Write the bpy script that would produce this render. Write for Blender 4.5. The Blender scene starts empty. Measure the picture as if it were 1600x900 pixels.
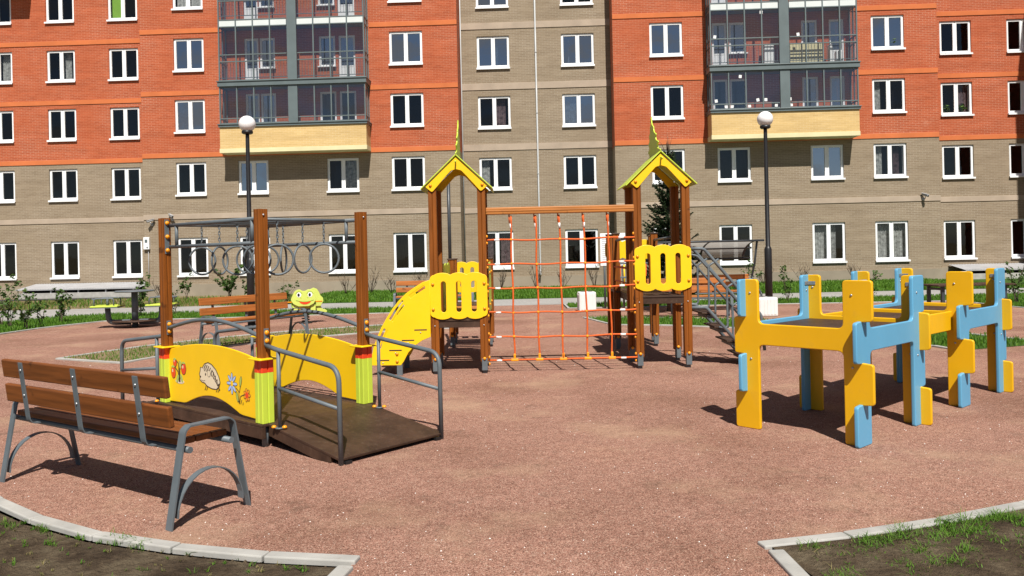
import bpy, bmesh, math, random
from mathutils import Matrix, Vector, Euler
R = math.radians
C = bpy.context.scene.collection
SC = bpy.context.scene

# ------------------------------------------------------------------ camera, light, exposure
cam_d = bpy.data.cameras.new('camera')
cam = bpy.data.objects.new('camera', cam_d); C.objects.link(cam)
cam_d.sensor_width = 36.0
cam_d.lens = 36.0 * 1250 / 1600
cam_d.shift_y = -55 / 1600
cam_d.clip_start = 0.05; cam_d.clip_end = 3000
cam.location = (0, 0, 1.6)
cam.rotation_euler = (R(90), 0.0225, 0)
SC.camera = cam

SUN_TRAVEL = Vector((-0.13, 1.0, -1.35)).normalized()
world = bpy.data.worlds.new('World'); SC.world = world; world.use_nodes = True
wn = world.node_tree; wn.nodes.clear()
w_out = wn.nodes.new('ShaderNodeOutputWorld'); w_bg = wn.nodes.new('ShaderNodeBackground')
sky = wn.nodes.new('ShaderNodeTexSky'); sky.sky_type = 'NISHITA'; sky.sun_disc = False
sky.sun_elevation = math.asin(-SUN_TRAVEL.z); sky.sun_rotation = math.atan2(-SUN_TRAVEL.x, -SUN_TRAVEL.y)
sky.air_density = 0.7; sky.dust_density = 0.25; sky.ozone_density = 1.0
w_tc = wn.nodes.new('ShaderNodeTexCoord'); w_mp = wn.nodes.new('ShaderNodeMapping'); w_mp.inputs['Scale'].default_value = (1, 1, 2.6)
w_nz = wn.nodes.new('ShaderNodeTexNoise'); w_nz.inputs['Scale'].default_value = 9.0; w_nz.inputs['Detail'].default_value = 9; w_nz.inputs['Roughness'].default_value = 0.6
w_rp = wn.nodes.new('ShaderNodeValToRGB'); w_rp.color_ramp.elements[0].position = 0.46; w_rp.color_ramp.elements[1].position = 0.60
w_rp.color_ramp.elements[1].color = (0.75, 0.75, 0.75, 1)
w_mx = wn.nodes.new('ShaderNodeMix'); w_mx.data_type = 'RGBA'; w_mx.inputs[7].default_value = (4.0, 4.2, 4.5, 1)
wn.links.new(w_tc.outputs['Generated'], w_mp.inputs['Vector']); wn.links.new(w_mp.outputs[0], w_nz.inputs['Vector']); wn.links.new(w_nz.outputs['Fac'], w_rp.inputs['Fac'])
wn.links.new(w_rp.outputs['Color'], w_mx.inputs[0]); wn.links.new(sky.outputs[0], w_mx.inputs[6]); wn.links.new(w_mx.outputs[2], w_bg.inputs[0])
w_bg.inputs[1].default_value = 0.05
wn.links.new(w_bg.outputs[0], w_out.inputs[0])

sun_d = bpy.data.lights.new('sun', 'SUN'); sun_d.energy = 5.0; sun_d.angle = R(0.5); sun_d.color = (1.0, 0.955, 0.88)
sun = bpy.data.objects.new('sun', sun_d); C.objects.link(sun)
sun.rotation_euler = SUN_TRAVEL.to_track_quat('-Z', 'Y').to_euler(); sun.location = (3, -20, 30)
SC.view_settings.view_transform = 'Standard'; SC.view_settings.look = 'None'
SC.view_settings.gamma = 1.0; SC.view_settings.exposure = 0.46; SC.view_settings.use_curve_mapping = False
SC.cycles.max_bounces = 8; SC.cycles.transparent_max_bounces = 12

rnd = random.Random(7)

# ------------------------------------------------------------------ materials
MATS = {}
def nt(m): return m.node_tree.nodes, m.node_tree.links
def base_mat(name, rough=0.6, spec=0.5, metallic=0.0):
    m = bpy.data.materials.new(name); m.use_nodes = True
    b = m.node_tree.nodes['Principled BSDF']
    b.inputs['Roughness'].default_value = rough; b.inputs['Specular IOR Level'].default_value = spec
    b.inputs['Metallic'].default_value = metallic
    MATS[name] = m
    return m, b
def mapping(m, scale=(1, 1, 1), coord='Object'):
    N, L = nt(m)
    tc = N.new('ShaderNodeTexCoord'); mp = N.new('ShaderNodeMapping'); mp.inputs['Scale'].default_value = scale
    L.new(tc.outputs[coord], mp.inputs['Vector']); return mp.outputs['Vector']
def noise(m, vec, scale, detail=4, rough=0.55, dist=0.0):
    N, L = nt(m); n = N.new('ShaderNodeTexNoise'); n.inputs['Scale'].default_value = scale
    n.inputs['Detail'].default_value = detail; n.inputs['Roughness'].default_value = rough; n.inputs['Distortion'].default_value = dist
    L.new(vec, n.inputs['Vector']); return n.outputs['Fac']
def ramp(m, fac, stops):
    N, L = nt(m); r = N.new('ShaderNodeValToRGB'); e = r.color_ramp.elements
    while len(e) < len(stops): e.new(0.5)
    for i, (p, c) in enumerate(stops):
        e[i].position = p; e[i].color = (*c, 1) if len(c) == 3 else c
    L.new(fac, r.inputs['Fac']); return r.outputs['Color']
def mixc(m, fac, a, b, mode='MIX'):
    N, L = nt(m); x = N.new('ShaderNodeMix'); x.data_type = 'RGBA'; x.blend_type = mode
    for s, v in ((0, fac), (6, a), (7, b)):
        if hasattr(v, 'node'): L.new(v, x.inputs[s])
        elif s == 0: x.inputs[0].default_value = v
        else: x.inputs[s].default_value = (*v, 1)
    return x.outputs[2]
def bump(m, b, height, strength=0.3, dist=0.01):
    N, L = nt(m); bp = N.new('ShaderNodeBump'); bp.inputs['Strength'].default_value = strength; bp.inputs['Distance'].default_value = dist
    L.new(height, bp.inputs['Height']); L.new(bp.outputs['Normal'], b.inputs['Normal'])
def sc(c, k): return tuple(min(1, x * k) for x in c)
def paint(name, col, rough=0.45, var=0.12, scale=3.0, spec=0.5, metallic=0.0, dirt=0.0, bmp=0.0):
    m, b = base_mat(name, rough, spec, metallic); N, L = nt(m)
    v = mapping(m)
    f = noise(m, v, scale, 5)
    c = ramp(m, f, [(0.3, sc(col, 1 - var)), (0.7, sc(col, 1 + var))])
    if dirt:
        g = noise(m, v, scale * 4, 6, 0.7)
        g = ramp(m, g, [(0.55, (0, 0, 0)), (0.8, (dirt,) * 3)])
        c = mixc(m, g, c, (0.18, 0.14, 0.10))
    L.new(c, b.inputs['Base Color'])
    r2 = noise(m, v, scale * 6, 3)
    mr = N.new('ShaderNodeMapRange'); mr.inputs['To Min'].default_value = rough - 0.08; mr.inputs['To Max'].default_value = rough + 0.12
    L.new(r2, mr.inputs['Value']); L.new(mr.outputs[0], b.inputs['Roughness'])
    if bmp: bump(m, b, noise(m, v, 90, 3), bmp, 0.002)
    return m
def wood(name, col, axis='Z', rough=0.5):
    m, b = base_mat(name, rough, 0.25); N, L = nt(m)
    s = {'X': (1.2, 26, 26), 'Y': (26, 1.2, 26), 'Z': (26, 26, 1.2)}[axis]
    oi = N.new('ShaderNodeObjectInfo')
    tc = N.new('ShaderNodeTexCoord'); ad = N.new('ShaderNodeVectorMath'); ad.operation = 'ADD'
    sx = N.new('ShaderNodeVectorMath'); sx.operation = 'SCALE'; sx.inputs[0].default_value = (3.1, 1.7, 5.3)
    L.new(oi.outputs['Random'], sx.inputs['Scale']); L.new(tc.outputs['Object'], ad.inputs[0]); L.new(sx.outputs[0], ad.inputs[1])
    mp = N.new('ShaderNodeMapping'); mp.inputs['Scale'].default_value = s; L.new(ad.outputs[0], mp.inputs['Vector'])
    f = noise(m, mp.outputs[0], 1.0, 6, 0.65, 0.4)
    c = ramp(m, f, [(0.25, sc(col, 0.5)), (0.48, col), (0.75, sc(col, 1.5))])
    kn = noise(m, ad.outputs[0], 7.0, 2)
    kn = ramp(m, kn, [(0.66, (0, 0, 0)), (0.74, (0.8, 0.8, 0.8))])
    c = mixc(m, kn, c, sc(col, 0.35))
    L.new(c, b.inputs['Base Color']); bump(m, b, f, 0.15, 0.003)
    return m
def brick(name, c1, c2, mortar, bw=0.26, bh=0.077, patch=(0.5, 0.4, 0.35), pamt=0.5):
    m, b = base_mat(name, 0.85, 0.25); N, L = nt(m)
    tc = N.new('ShaderNodeTexCoord'); sp = N.new('ShaderNodeSeparateXYZ'); L.new(tc.outputs['Object'], sp.inputs[0])
    ad = N.new('ShaderNodeMath'); ad.operation = 'ADD'; L.new(sp.outputs[0], ad.inputs[0]); L.new(sp.outputs[1], ad.inputs[1])
    cb = N.new('ShaderNodeCombineXYZ'); L.new(ad.outputs[0], cb.inputs[0]); L.new(sp.outputs[2], cb.inputs[1])
    br = N.new('ShaderNodeTexBrick'); L.new(cb.outputs[0], br.inputs['Vector'])
    br.inputs['Scale'].default_value = 1.0; br.inputs['Brick Width'].default_value = bw; br.inputs['Row Height'].default_value = bh
    br.inputs['Mortar Size'].default_value = 0.007; br.inputs['Mortar Smooth'].default_value = 0.3; br.inputs['Bias'].default_value = -0.1
    br.inputs['Color1'].default_value = (*c1, 1); br.inputs['Color2'].default_value = (*c2, 1)
    big = noise(m, cb.outputs[0], 0.5, 6, 0.65)
    mc = ramp(m, big, [(0.40, mortar), (0.68, patch)])
    L.new(mc, br.inputs['Mortar'])
    st = N.new('ShaderNodeMapping'); st.inputs['Scale'].default_value = (0.35, 2.6, 1); L.new(cb.outputs[0], st.inputs[0])
    f2 = noise(m, st.outputs[0], 1.3, 7, 0.7)
    c = mixc(m, ramp(m, f2, [(0.30, (0.74, 0.74, 0.74)), (0.70, (1.2, 1.2, 1.2))]), (0, 0, 0), br.outputs['Color'])
    c = mixc(m, 1.0, br.outputs['Color'], ramp(m, f2, [(0.30, (0.76, 0.74, 0.72)), (0.66, (1.0, 1.0, 1.0))]), 'MULTIPLY')
    pf = noise(m, cb.outputs[0], 0.9, 8, 0.75)
    pf = ramp(m, pf, [(0.62, (0, 0, 0)), (0.78, (pamt,) * 3)])
    c = mixc(m, pf, c, patch)
    L.new(c, b.inputs['Base Color']); bump(m, b, br.outputs['Fac'], -0.4, 0.006)
    return m

M_yel = paint('yellow_plastic', (0.85, 0.53, 0.004), 0.42, 0.05, 2.0, bmp=0.05)
M_yelp = paint('deep_yellow_board', (0.76, 0.41, 0.003), 0.42, 0.06, 2.0, dirt=0.18, bmp=0.05)
M_lime = paint('lime_plastic', (0.50, 0.62, 0.055), 0.4, 0.06, 3)
M_limed = paint('green_plastic', (0.22, 0.36, 0.03), 0.45, 0.06, 3)
M_red = paint('red_plastic', (0.72, 0.055, 0.012), 0.4, 0.06, 3)
M_blue = paint('blue_plastic', (0.11, 0.345, 0.54), 0.4, 0.06, 2.0, dirt=0.12, bmp=0.05)
M_cap = paint('orange_cap', (0.80, 0.30, 0.006), 0.35, 0.05, 8)
M_grey = paint('grey_painted_steel', (0.105, 0.125, 0.138), 0.5, 0.15, 6)
M_greyd = paint('dark_grey_steel', (0.04, 0.045, 0.05), 0.4, 0.15, 6)
M_black = paint('black_painted_steel', (0.012, 0.012, 0.013), 0.4, 0.2, 6)
M_galv = paint('galvanised_steel', (0.45, 0.46, 0.47), 0.35, 0.15, 20, metallic=0.8)
M_hpl = paint('brown_deck_board', (0.050, 0.027, 0.017), 0.5, 0.35, 5, spec=0.3, dirt=0.35)
M_wood = wood('stained_timber_post', (0.20, 0.058, 0.006), 'Z', 0.6)
M_woodx = wood('stained_timber_beam', (0.38, 0.145, 0.035), 'X')
M_bench = wood('stained_bench_board', (0.165, 0.052, 0.012), 'X', 0.45)
M_bench2 = wood('orange_bench_board', (0.34, 0.115, 0.028), 'X', 0.45)
M_rope = paint('orange_rope', (0.62, 0.105, 0.012), 0.7, 0.15, 40)
M_white = paint('white_plastic', (0.80, 0.80, 0.79), 0.4, 0.03, 3)
M_frame = paint('white_window_frame', (0.82, 0.83, 0.84), 0.35, 0.03, 1.5)
M_conc = paint('kerb_concrete', (0.36, 0.35, 0.325), 0.9, 0.16, 5, spec=0.2, dirt=0.5, bmp=0.4)
M_wconc = paint('white_concrete', (0.68, 0.67, 0.65), 0.8, 0.05, 4, spec=0.2, bmp=0.3)
M_plinth = paint('plinth_render', (0.27, 0.23, 0.175), 0.9, 0.14, 1.2, spec=0.2, dirt=0.3)
M_bando = paint('orange_band_render', (0.54, 0.155, 0.055), 0.85, 0.10, 1.2, spec=0.2)
M_bandb = paint('beige_band_render', (0.385, 0.31, 0.24), 0.85, 0.12, 1.5, spec=0.2, dirt=0.2)
M_cream = paint('cream_render', (0.66, 0.60, 0.36), 0.85, 0.08, 1.2, spec=0.2)
M_bgrey = paint('balcony_grey_metal', (0.115, 0.145, 0.150), 0.4, 0.1, 2)
M_wpanel = paint('white_spandrel_panel', (0.62, 0.66, 0.65), 0.35, 0.04, 2)
M_roofc = paint('grey_roof_sheet', (0.36, 0.36, 0.37), 0.5, 0.1, 2)
M_pipe = paint('grey_white_pipe', (0.42, 0.43, 0.43), 0.5, 0.1, 2)
M_dark = paint('dark_interior', (0.035, 0.032, 0.03), 0.9, 0.2, 1, spec=0.1)
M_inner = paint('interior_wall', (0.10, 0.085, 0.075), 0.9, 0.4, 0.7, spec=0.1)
M_gapshade = paint('gap_shade_black', (0.015, 0.015, 0.015), 0.8, 0.2, 6)  # black that stands in for the shade under the basement hoods
M_bred = brick('red_brick', (0.45, 0.105, 0.042), (0.38, 0.080, 0.030), (0.50, 0.18, 0.095), patch=(0.58, 0.34, 0.24), pamt=0.40)
M_bolv = brick('olive_brick', (0.290, 0.226, 0.155), (0.250, 0.192, 0.130), (0.34, 0.285, 0.215), patch=(0.46, 0.41, 0.34), pamt=0.5)
M_byel = brick('yellow_brick', (0.66, 0.46, 0.20), (0.60, 0.41, 0.17), (0.70, 0.53, 0.28), patch=(0.72, 0.60, 0.38), pamt=0.3)
M_curt = paint('lace_curtain', (0.42, 0.42, 0.42), 0.9, 0.55, 7, spec=0.1)
M_curtd = paint('mauve_curtain', (0.16, 0.11, 0.12), 0.9, 0.6, 9, spec=0.1)
M_blind = paint('green_blind', (0.28, 0.52, 0.06), 0.7, 0.05, 2)
M_bark = paint('bark', (0.10, 0.075, 0.055), 0.95, 0.3, 12, spec=0.1)

def glass(name, tint, refl, rough=0.02, alpha=0.75):
    m = bpy.data.materials.new(name); m.use_nodes = True; N, L = nt(m); N.clear()
    o = N.new('ShaderNodeOutputMaterial'); t = N.new('ShaderNodeBsdfTransparent'); t.inputs[0].default_value = (*tint, 1)
    g = N.new('ShaderNodeBsdfGlossy'); g.inputs['Roughness'].default_value = rough; g.inputs[0].default_value = (1, 1, 1, 1)
    mx = N.new('ShaderNodeMixShader'); lw0 = N.new('ShaderNodeLayerWeight'); lw0.inputs[0].default_value = 0.5
    pw = N.new('ShaderNodeMath'); pw.operation = 'POWER'; pw.inputs[1].default_value = 5.0; L.new(lw0.outputs['Facing'], pw.inputs[0])
    lw = N.new('ShaderNodeMath'); lw.operation = 'MULTIPLY_ADD'; lw.inputs[1].default_value = 0.93; lw.inputs[2].default_value = 0.05; L.new(pw.outputs[0], lw.inputs[0])
    a = N.new('ShaderNodeMath'); a.operation = 'ADD'; a.use_clamp = True; a.inputs[1].default_value = refl
    tc = N.new('ShaderNodeTexCoord'); nz = N.new('ShaderNodeTexNoise'); nz.inputs['Scale'].default_value = 0.9; nz.inputs['Detail'].default_value = 3
    L.new(tc.outputs['Object'], nz.inputs['Vector'])
    bp = N.new('ShaderNodeBump'); bp.inputs['Strength'].default_value = 0.06; bp.inputs['Distance'].default_value = 0.05
    L.new(nz.outputs['Fac'], bp.inputs['Height']); L.new(bp.outputs[0], g.inputs['Normal'])
    L.new(lw.outputs[0], a.inputs[0]); L.new(a.outputs[0], mx.inputs[0]); L.new(t.outputs[0], mx.inputs[1]); L.new(g.outputs[0], mx.inputs[2])
    L.new(mx.outputs[0], o.inputs[0]); return m
M_glass = glass('window_glass', (0.72, 0.74, 0.73), 0.0)
M_glassb = glass('sky_mirror_window_glass', (0.35, 0.4, 0.45), 0.33)  # raised mirror share puts a brighter sky reflection into chosen panes
M_glassl = glass('balcony_glass', (0.84, 0.85, 0.86), 0.09)
M_poly = glass('polycarbonate_sheet', (0.62, 0.60, 0.57), 0.0, 0.25)
_n, _l = nt(M_poly); _d = _n.new('ShaderNodeBsdfTranslucent'); _d.inputs[0].default_value = (0.34, 0.325, 0.30, 1); _m = _n.new('ShaderNodeMixShader'); _m.inputs[0].default_value = 0.80
_o = [q for q in _n if q.type == 'OUTPUT_MATERIAL'][0]; _src = _o.inputs[0].links[0].from_socket; _l.new(_src, _m.inputs[1]); _l.new(_d.outputs[0], _m.inputs[2]); _l.new(_m.outputs[0], _o.inputs[0])

def leafmat(name, c1, c2, trans=0.25):
    m, b = base_mat(name, 0.6, 0.3); N, L = nt(m)
    g = N.new('ShaderNodeNewGeometry')
    c = ramp(m, g.outputs['Random Per Island'], [(0.0, c1), (1.0, c2)])
    L.new(c, b.inputs['Base Color'])
    t = N.new('ShaderNodeBsdfTranslucent'); L.new(c, t.inputs[0])
    mx = N.new('ShaderNodeMixShader'); mx.inputs[0].default_value = trans
    o = N['Material Output']; L.new(b.outputs[0], mx.inputs[1]); L.new(t.outputs[0], mx.inputs[2]); L.new(mx.outputs[0], o.inputs[0])
    return m
M_grass = leafmat('grass_blade', (0.055, 0.15, 0.010), (0.14, 0.27, 0.028), 0.35)
M_dry = leafmat('dry_grass_blade', (0.11, 0.13, 0.03), (0.30, 0.24, 0.10), 0.3)
M_leaf = leafmat('sapling_leaf', (0.035, 0.085, 0.015), (0.09, 0.16, 0.03), 0.3)
M_spruce = leafmat('spruce_needle', (0.012, 0.030, 0.012), (0.045, 0.080, 0.030), 0.1)

def ground_mat(name, stops, s1=0.5, s2=30, fine=None, bmp=0.5, bd=0.01):
    m, b = base_mat(name, 0.95, 0.15); N, L = nt(m); v = mapping(m)
    a = noise(m, v, s1, 8, 0.65); c = ramp(m, a, stops)
    f = noise(m, v, s2, 5, 0.7)
    c = mixc(m, 1.0, c, ramp(m, f, [(0.25, (0.55, 0.55, 0.55)), (0.75, (1, 1, 1))]), 'MULTIPLY')
    if fine: c = mixc(m, 0.5, c, fine)
    L.new(c, b.inputs['Base Color']); bump(m, b, f, bmp, bd); return m
M_soil = ground_mat('bare_soil', [(0.35, (0.060, 0.040, 0.025)), (0.5, (0.12, 0.086, 0.054)), (0.64, (0.21, 0.165, 0.105))], 2.6, 26, bmp=1.0, bd=0.05)
M_lawn = ground_mat('lawn_ground', [(0.35, (0.045, 0.10, 0.015)), (0.65, (0.075, 0.15, 0.025))], 0.6, 20)
M_drylawn = ground_mat('sparse_lawn_ground', [(0.35, (0.12, 0.15, 0.04)), (0.5, (0.26, 0.20, 0.11)), (0.68, (0.30, 0.22, 0.13))], 1.2, 20)
M_pave = ground_mat('pavement_concrete', [(0.35, (0.36, 0.35, 0.33)), (0.65, (0.43, 0.42, 0.40))], 0.5, 12, bmp=0.1)
M_asph = ground_mat('asphalt', [(0.35, (0.07, 0.068, 0.066)), (0.65, (0.10, 0.097, 0.092))], 0.5, 40, bmp=0.2)
def gravel():
    m, b = base_mat('red_granite_screenings', 0.95, 0.2); N, L = nt(m); v = mapping(m)
    vo = N.new('ShaderNodeTexVoronoi'); vo.inputs['Scale'].default_value = 210; L.new(v, vo.inputs['Vector'])
    sp = N.new('ShaderNodeSeparateColor'); L.new(vo.outputs['Color'], sp.inputs[0])
    c = ramp(m, sp.outputs[0], [(0.0, (0.085, 0.038, 0.026)), (0.40, (0.305, 0.154, 0.112)), (0.85, (0.42, 0.228, 0.170)), (0.98, (0.56, 0.40, 0.31))])
    big = noise(m, v, 0.45, 8, 0.6)
    c = mixc(m, 1.0, c, ramp(m, big, [(0.34, (0.70, 0.67, 0.63)), (0.52, (0.95, 0.95, 0.95)), (0.66, (1.0, 1.0, 0.97))]), 'MULTIPLY')
    mid = noise(m, v, 14, 6, 0.75)
    c = mixc(m, 1.0, c, ramp(m, mid, [(0.30, (0.74, 0.72, 0.70)), (0.62, (1.08, 1.08, 1.08))]), 'MULTIPLY')
    md = noise(m, v, 2.6, 7, 0.7)
    c = mixc(m, ramp(m, md, [(0.58, (0, 0, 0)), (0.74, (0.75, 0.75, 0.75))]), c, (0.10, 0.062, 0.042))
    cr = N.new('ShaderNodeMapping'); cr.inputs['Scale'].default_value = (1, 1.5, 1); L.new(v, cr.inputs[0]); cr = noise(m, cr.outputs[0], 9, 6, 0.75, 0.5)
    c = mixc(m, ramp(m, cr, [(0.64, (0, 0, 0)), (0.74, (0.8, 0.8, 0.8))]), c, (0.065, 0.042, 0.028))
    sand = noise(m, v, 0.8, 6, 0.6)
    c = mixc(m, ramp(m, sand, [(0.52, (0, 0, 0)), (0.70, (0.62, 0.62, 0.62))]), c, (0.40, 0.265, 0.175))
    sm = noise(m, v, 1.9, 7, 0.72, 0.6)
    c = mixc(m, ramp(m, sm, [(0.66, (0, 0, 0)), (0.76, (0.6, 0.6, 0.6))]), c, (0.36, 0.30, 0.24))
    L.new(c, b.inputs['Base Color'])
    h = noise(m, v, 60, 6, 0.8); h2 = noise(m, v, 5, 5, 0.6)
    ad = N.new('ShaderNodeMath'); ad.operation = 'MULTIPLY_ADD'; ad.inputs[1].default_value = 4.0; L.new(h2, ad.inputs[0]); L.new(h, ad.inputs[2])
    bump(m, b, ad.outputs[0], 0.6, 0.010); return m
M_grav = gravel()
M_peb = leafmat('pebble_stone', (0.18, 0.09, 0.062), (0.44, 0.25, 0.185), 0.0)
M_pebw = paint('white_quartz_chip', (0.78, 0.75, 0.70), 0.5, 0.1, 5)

# ------------------------------------------------------------------ mesh helpers
def BM(): return bmesh.new()
I4 = Matrix.Identity(4)
def TM(loc=(0, 0, 0), rot=(0, 0, 0)): return Matrix.Translation(loc) @ Euler(rot, 'XYZ').to_matrix().to_4x4()
def box(bm, c, s, bev=0.0, M=I4, rot=(0, 0, 0), seg=2):
    r = bmesh.ops.create_cube(bm, size=1.0)
    vs = r['verts']
    bmesh.ops.scale(bm, vec=s, verts=vs)
    if bev > 0:
        es = list({e for v in vs for e in v.link_edges})
        rb = bmesh.ops.bevel(bm, geom=es, offset=bev, segments=seg, profile=0.5, affect='EDGES')
        vs = list({v for f in rb['faces'] for v in f.verts} | {v for v in vs if v.is_valid})
    bmesh.ops.transform(bm, matrix=M @ TM(c, rot), verts=vs)
    return bm
def quad(bm, pts):
    return bm.faces.new([bm.verts.new(p) for p in pts])
def rounded(pts, r, n=5, closed=False):
    P = [Vector(p) for p in pts]; out = []
    N = len(P)
    for i, p in enumerate(P):
        if not closed and i in (0, N - 1): out.append(p); continue
        a = P[i - 1]; b = P[(i + 1) % N]
        rr = r[i] if isinstance(r, (list, tuple)) else r
        da = (a - p); db = (b - p)
        if rr <= 0 or da.length < 1e-6 or db.length < 1e-6: out.append(p); continue
        ang = da.angle(db)
        if ang > math.pi - 0.02: out.append(p); continue
        t = min(rr / math.tan(ang / 2), da.length * 0.48, db.length * 0.48)
        p0 = p + da.normalized() * t; p1 = p + db.normalized() * t
        for k in range(n + 1):
            u = k / n
            out.append((1 - u) ** 2 * p0 + 2 * u * (1 - u) * p + u * u * p1)
    return out
def tube(bm, pts, rad, sides=10, closed=False, flat=None):
    P = [Vector(p) for p in pts]; n = len(P)
    rads = rad if isinstance(rad, (list, tuple)) else [rad] * n
    tang = []
    for i in range(n):
        if closed: t = P[(i + 1) % n] - P[i - 1]
        else: t = P[min(i + 1, n - 1)] - P[max(i - 1, 0)]
        tang.append(t.normalized())
    up = Vector((0, 0, 1)) if abs(tang[0].z) < 0.9 else Vector((1, 0, 0))
    u = (up - tang[0] * up.dot(tang[0])).normalized()
    rings = []
    for i in range(n):
        u = (u - tang[i] * u.dot(tang[i]))
        if u.length < 1e-5: u = tang[i].orthogonal()
        u.normalize(); w = tang[i].cross(u)
        if flat:  # rectangular strap: flat=(half_u, half_w)
            cs = [(1, 1), (-1, 1), (-1, -1), (1, -1)]
            ring = [bm.verts.new(P[i] + u * flat[0] * a + w * flat[1] * b) for a, b in cs]
        else:
            ring = [bm.verts.new(P[i] + (u * math.cos(2 * math.pi * k / sides) + w * math.sin(2 * math.pi * k / sides)) * rads[i]) for k in range(sides)]
        rings.append(ring)
    m = len(rings[0])
    for i in range(n if closed else n - 1):
        a = rings[i]; b = rings[(i + 1) % n]
        for k in range(m):
            f = bm.faces.new([a[k], a[(k + 1) % m], b[(k + 1) % m], b[k]]); f.smooth = not flat
    if not closed:
        bm.faces.new(rings[0][::-1]); bm.faces.new(rings[-1])
    return bm
def strap(bm, pts, wdir, width, thick):
    """flat steel strap following pts; wide along wdir"""
    P = [Vector(p) for p in pts]; W = Vector(wdir).normalized() * width / 2; n = len(P); rings = []
    for i in range(n):
        t = (P[min(i + 1, n - 1)] - P[max(i - 1, 0)]).normalized()
        nn = t.cross(W).normalized() * thick / 2
        rings.append([bm.verts.new(P[i] + W + nn), bm.verts.new(P[i] - W + nn), bm.verts.new(P[i] - W - nn), bm.verts.new(P[i] + W - nn)])
    for i in range(n - 1):
        for k in range(4): bm.faces.new([rings[i][k], rings[i][(k + 1) % 4], rings[i + 1][(k + 1) % 4], rings[i + 1][k]])
    bm.faces.new(rings[0][::-1]); bm.faces.new(rings[-1])
def lathe(bm, prof, c=(0, 0, 0), sides=24):
    rings = []
    for r, z in prof:
        rings.append([bm.verts.new((c[0] + r * math.cos(2 * math.pi * k / sides), c[1] + r * math.sin(2 * math.pi * k / sides), c[2] + z)) for k in range(sides)])
    for a, b in zip(rings, rings[1:]):
        for k in range(sides):
            f = bm.faces.new([a[k], a[(k + 1) % sides], b[(k + 1) % sides], b[k]]); f.smooth = True
    bm.faces.new(rings[0][::-1]); bm.faces.new(rings[-1])
def prism(bm, poly, z0, z1, M=I4):
    a = [bm.verts.new(M @ Vector((x, y, z0))) for x, y in poly]; b = [bm.verts.new(M @ Vector((x, y, z1))) for x, y in poly]
    n = len(poly)
    for k in range(n): bm.faces.new([a[k], a[(k + 1) % n], b[(k + 1) % n], b[k]])
    bm.faces.new(a[::-1]); bm.faces.new(b)
def mesh_of(bm, name):
    bmesh.ops.recalc_face_normals(bm, faces=bm.faces)
    me = bpy.data.meshes.new(name); bm.to_mesh(me); bm.free(); return me
def obj(name, bm, mat, parent=None, loc=None, rot=None, recalc=True, label=None):
    me = bm
    if isinstance(bm, bmesh.types.BMesh):
        if recalc: bmesh.ops.recalc_face_normals(bm, faces=bm.faces)
        me = bpy.data.meshes.new(name); bm.to_mesh(me); bm.free()
    if mat and not me.materials: me.materials.append(mat)
    o = bpy.data.objects.new(name, me); C.objects.link(o)
    if parent: o.parent = parent
    if loc: o.location = loc
    if rot: o.rotation_euler = rot
    if label: o['label'] = label
    return o
def tag(o, label, cat, group=None):
    o['label'] = label; o['category'] = cat
    if group: o['group'] = group
    return o
def thing(name, label, cat, loc=(0, 0, 0), rz=0, group=None):
    o = bpy.data.objects.new(name, None); C.objects.link(o); o.location = loc; o.rotation_euler = (0, 0, rz)
    o.empty_display_size = 0.2
    return tag(o, label, cat, group)
def struct(o, kind='structure'): o['kind'] = kind; return o
def dup(root, loc, rz, label, group=None):
    r = root.copy(); C.objects.link(r); r.location = loc; r.rotation_euler = (0, 0, rz); r['label'] = label
    if group: r['group'] = group
    for ch in list(root.children):
        c = ch.copy(); C.objects.link(c); c.parent = r
        for g in list(ch.children):
            d = g.copy(); C.objects.link(d); d.parent = c
    return r
def panel(name, outlines, thick, M, mat, parent, bev=0.005, label=None):
    """sheet cut from a flat outline (first) with holes, in (u, v) -> M -> local space"""
    cu = bpy.data.curves.new('outline', 'CURVE'); cu.dimensions = '2D'; cu.fill_mode = 'BOTH'
    bev = min(bev, thick * 0.45)
    cu.extrude = thick / 2 - bev; cu.bevel_depth = bev; cu.bevel_resolution = 2; cu.offset = -bev
    for pts in outlines:
        s = cu.splines.new('POLY'); s.points.add(len(pts) - 1)
        for p, q in zip(s.points, pts): p.co = (q[0], q[1], 0, 1)
        s.use_cyclic_u = True
    tmp = bpy.data.objects.new('tmp', cu); C.objects.link(tmp)
    dg = bpy.context.evaluated_depsgraph_get(); dg.update()
    me = bpy.data.meshes.new_from_object(tmp.evaluated_get(dg)); me.transform(M); me.name = name
    bpy.data.objects.remove(tmp); bpy.data.curves.remove(cu)
    if M.determinant() < 0: me.flip_normals()
    return obj(name, me, mat, parent, label=label)
def rpoly(pts, r, n=5): return [(p.x, p.y) for p in rounded([(x, y, 0) for x, y in pts], r, n, True)]
def slot(cx, cy, w, h, n=8):
    r = w / 2; o = []
    for k in range(n + 1): a = math.pi * k / n; o.append((cx + r * math.cos(a), cy + h / 2 - r + r * math.sin(a)))
    for k in range(n + 1): a = math.pi + math.pi * k / n; o.append((cx + r * math.cos(a), cy - h / 2 + r + r * math.sin(a)))
    return o
def circ(cx, cy, rx, ry=None, n=20, rot=0):
    ry = ry or rx; o = []
    for k in range(n):
        a = 2 * math.pi * k / n; x = rx * math.cos(a); y = ry * math.sin(a)
        o.append((cx + x * math.cos(rot) - y * math.sin(rot), cy + x * math.sin(rot) + y * math.cos(rot)))
    return o
M_XZ = Matrix(((1, 0, 0, 0), (0, 0, -1, 0), (0, 1, 0, 0), (0, 0, 0, 1)))          # (u,v)->(x,z), facing -y
M_YZ = Matrix(((0, 0, 1, 0), (1, 0, 0, 0), (0, 1, 0, 0), (0, 0, 0, 1)))           # (u,v)->(y,z)
def at_y(y): return Matrix.Translation((0, y, 0)) @ M_XZ
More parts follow.
